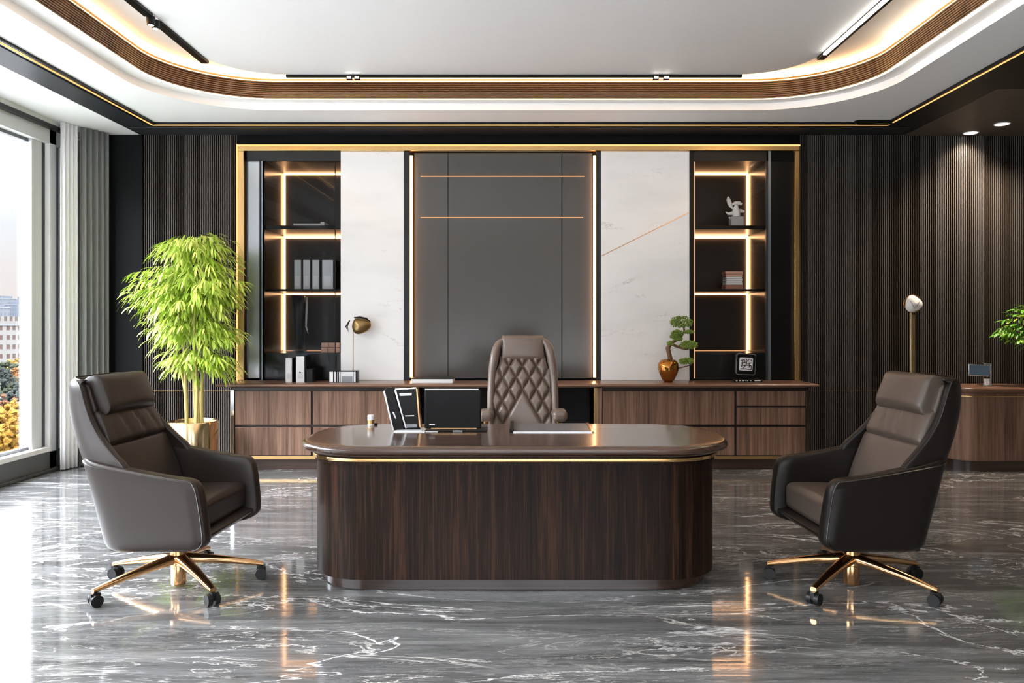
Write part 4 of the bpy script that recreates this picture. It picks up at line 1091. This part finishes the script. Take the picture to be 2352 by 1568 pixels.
# ================================================================== CITY OUTSIDE
GZ = -24
M['ground'] = mat('city_ground', (.11, .107, .10), .9, var=.4)
def facade(name, wall, win, sx_=.3, sz_=.3):
    m, t, b = new_mat(name)
    tcn = t.nodes.new('ShaderNodeTexCoord'); sp = t.nodes.new('ShaderNodeSeparateXYZ')
    t.links.new(tcn.outputs['Object'], sp.inputs[0])
    ad = t.nodes.new('ShaderNodeMath'); t.links.new(sp.outputs[0], ad.inputs[0]); t.links.new(sp.outputs[1], ad.inputs[1])
    def band(o, s, th):
        a = mul(t, o, s); f = t.nodes.new('ShaderNodeMath'); f.operation = 'FRACT'; t.links.new(a, f.inputs[0])
        g_ = t.nodes.new('ShaderNodeMath'); g_.operation = 'GREATER_THAN'; g_.inputs[1].default_value = th; t.links.new(f.outputs[0], g_.inputs[0]); return g_.outputs[0]
    f = mul(t, band(ad.outputs[0], sx_, .45), band(sp.outputs[2], sz_, .5))
    k_ = .42
    t.links.new(mixc(t, f, tuple(c*k_ for c in wall), tuple(c*k_ for c in win)), b.inputs['Base Color']); b.inputs['Roughness'].default_value = .8; b.inputs['Specular IOR Level'].default_value = .1
    return m
g_ = bx('ground', 'ground', (-1500, 800, -900, 1600, GZ-1, GZ)); g_['kind'] = 'structure'
FW = facade('white_tower', (.17, .16, .15), (.075, .05, .04), .35, .32)
FG = facade('grey_tower', (.115, .125, .14), (.09, .10, .115), .3, .28)
FB = facade('blue_tower', (.095, .108, .13), (.075, .087, .105), .25, .25)
FP = facade('pale_block', (.16, .15, .14), (.11, .10, .10), .3, .3)
M['rooft'] = mat('pale_roof', (.07, .072, .075), .7, spec=.1)
def building(px0, px1, ptop, D, m, label, depth=18, crown=None, grp=None):
    x0_, x1_, zt_ = (px0-CX)/F*D, (px1-CX)/F*D, Z(ptop, D)
    o = thing('tower_block', label, 'building', ((x0_+x1_)/2, D, GZ), grp)
    MB().box(x0_, x1_, D, D+depth, GZ, zt_).build('tower', m, o)
    w = x1_-x0_
    MB().box(x0_-.2, x1_+.2, D-.2, D+depth+.2, zt_, zt_+.6).build('parapet', 'rooft', o)
    if crown == 'mast': MB().tube([((x0_+x1_)/2, D+4, zt_), ((x0_+x1_)/2, D+4, zt_+8)], .35, 6).build('mast', 'rooft', o)
    else: MB().box(x0_+w*.25, x1_-w*.3, D+2, D+depth*.6, zt_+.6, zt_+2.4+w*.08).build('roof_house', m, o)
    return o
building(-46, 18, 748, 260, FW, 'white apartment tower with rows of reddish windows, at the left window edge')
building(17, 37, 786, 300, FP, 'low cream block standing just right of the white apartment tower')
building(40, 52, 682, 640, FB, 'tall slim blue-grey tower with a dark slot, highest on the skyline', 30, 'mast')
building(53, 66, 690, 700, FG, 'pale grey tower right of the slim blue-grey tower', 30, 'mast')
building(10, 24, 700, 720, FB, 'blunt hazy tower left of the slim blue-grey tower', 30)
building(-14, 7, 686, 760, FG, 'wide hazy grey tower on the skyline behind the white apartment tower', 30)
building(36, 54, 742, 470, FP, 'pale mid-height block below the slim blue-grey tower', 25)
building(26, 36, 692, 820, FG, 'faint narrow tower in the gap of the skyline', 30)
building(58, 84, 775, 420, FG, 'long low grey block by the right edge of the pane', 40)
building(84, 120, 700, 560, FB, 'broad blue-grey tower hidden behind the window jamb', 30)
building(-120, -60, 705, 420, FG, 'large grey tower beyond the left edge of the picture', 30)
building(-210, -140, 720, 380, FP, 'pale block far left beyond the picture edge', 30)
# low white roof among the trees
hs = thing('pavilion', 'small white-roofed pavilion among the autumn trees', 'building', (*W(16, 925, 180).xy, GZ))
c0 = W(12, 925, 180)
MB().box(c0.x-3.2, c0.x+2.2, 179, 184, GZ, c0.z).build('pavilion_wall', 'rooft', hs)
MB().loft([[(c0.x-3.8, 178.2, c0.z), (c0.x+2.8, 178.2, c0.z), (c0.x+2.8, 184.8, c0.z), (c0.x-3.8, 184.8, c0.z)], [(c0.x-.8, 180.4, c0.z+2.2), (c0.x+.4, 180.4, c0.z+2.2), (c0.x+.4, 182.6, c0.z+2.2), (c0.x-.8, 182.6, c0.z+2.2)]]).build('pavilion_roof', 'rooft', hs)
TC = {'golden': (.22, .115, .018), 'orange': (.15, .065, .02), 'green': (.030, .036, .020), 'rust': (.10, .045, .022), 'dark': (.022, .027, .024)}
for k, v in TC.items(): M['t_'+k] = mat('tree_'+k, tuple(c*.5 for c in v), .9, var=.6, spec=.1)
M['trunk'] = mat('tree_trunk', (.03, .022, .017), .9)
def city_tree(px, py, D, r, kind, label, grp=None):
    p = W(px, py, D); o = thing('autumn_tree', label, 'tree', (p.x, D, GZ), grp)
    MB().tube([(p.x, D, GZ), (p.x, D, p.z)], [r*.09, r*.05], 7).build('trunk', 'trunk', o)
    b = MB()
    for k in range(260):
        while True:
            q = Vector((random.uniform(-1, 1), random.uniform(-1, 1), random.uniform(-1, 1)))
            if .35 < q.length < 1: break
        q *= 1+.18*math.sin(q.x*7)*math.cos(q.z*6)
        c_ = Vector((p.x+q.x*r*.85, D+q.y*r*.85, p.z+q.z*r)); rr_ = r*random.uniform(.07, .15)
        t = MB(); t.lathe([(.01, -rr_), (rr_*.85, -rr_*.4), (rr_*.9, rr_*.35), (.01, rr_*.9)], c_, 6)
        v = [Vector(x_)+Vector((random.uniform(-1, 1), random.uniform(-1, 1), random.uniform(-1, 1)))*rr_*.3 for x_ in t.v]
        b.add(v, t.f)
    b.build('crown', 't_'+kind, o, smooth=0)
trees = [(8, 1000, 90, 3.2, 'golden', 'big golden tree at the bottom left of the window'), (46, 1012, 98, 2.9, 'golden', 'golden tree at the bottom right beside the window jamb'),
         (30, 962, 108, 2.4, 'golden', 'narrow golden treetop rising above the two big golden trees'), (70, 985, 118, 2.8, 'dark', 'dark grey-green tree right of the golden treetop'),
         (-12, 960, 126, 4.0, 'rust', 'rusty tree at the left pane edge above the golden tree'), (62, 925, 150, 4.6, 'dark', 'dark tree right of the white-roofed pavilion'), (38, 905, 172, 3.0, 'green', 'deep green tree directly behind the pavilion roof'),
         (66, 884, 192, 3.6, 'orange', 'orange tree above the dark tree near the jamb'), (14, 868, 226, 5.0, 'green', 'green tree in front of the white apartment tower'), (45, 872, 206, 3.6, 'orange', 'orange tree in the middle distance left of the other orange tree'),
         (30, 850, 240, 3.4, 'golden', 'small golden tree in front of the cream block'), (52, 845, 252, 4, 'rust', 'rust-brown tree at the foot of the far grey blocks'), (0, 888, 196, 4.6, 'dark', 'dark tree at the left edge of the middle distance'),
         (78, 838, 330, 5, 'dark', 'far dark tree at the foot of the long low block'), (-95, 985, 110, 5, 'orange', 'orange tree beyond the left edge of the picture'), (-80, 900, 160, 7, 'green', 'broad green tree beyond the left edge of the picture'),
         (48, 962, 122, 2.0, 'green', 'small green tree left of the dark grey-green tree')]
for t in trees: city_tree(*t)

# ------------------------------------------------------------------ lamps behind the viewpoint (unseen downlights added as fill)
for i, (x, y) in enumerate(((-2.2, -2.75), (0, -2.75), (2.2, -2.75))):
    downlight(x, y, 3.36, ('added white downlight behind the viewpoint, on the window side', 'added white downlight behind the viewpoint, in the middle', 'added white downlight behind the viewpoint, on the side away from the window')[i], .06, 'added fill downlights behind the viewpoint', 70, (1, .9, .78), 1.9)
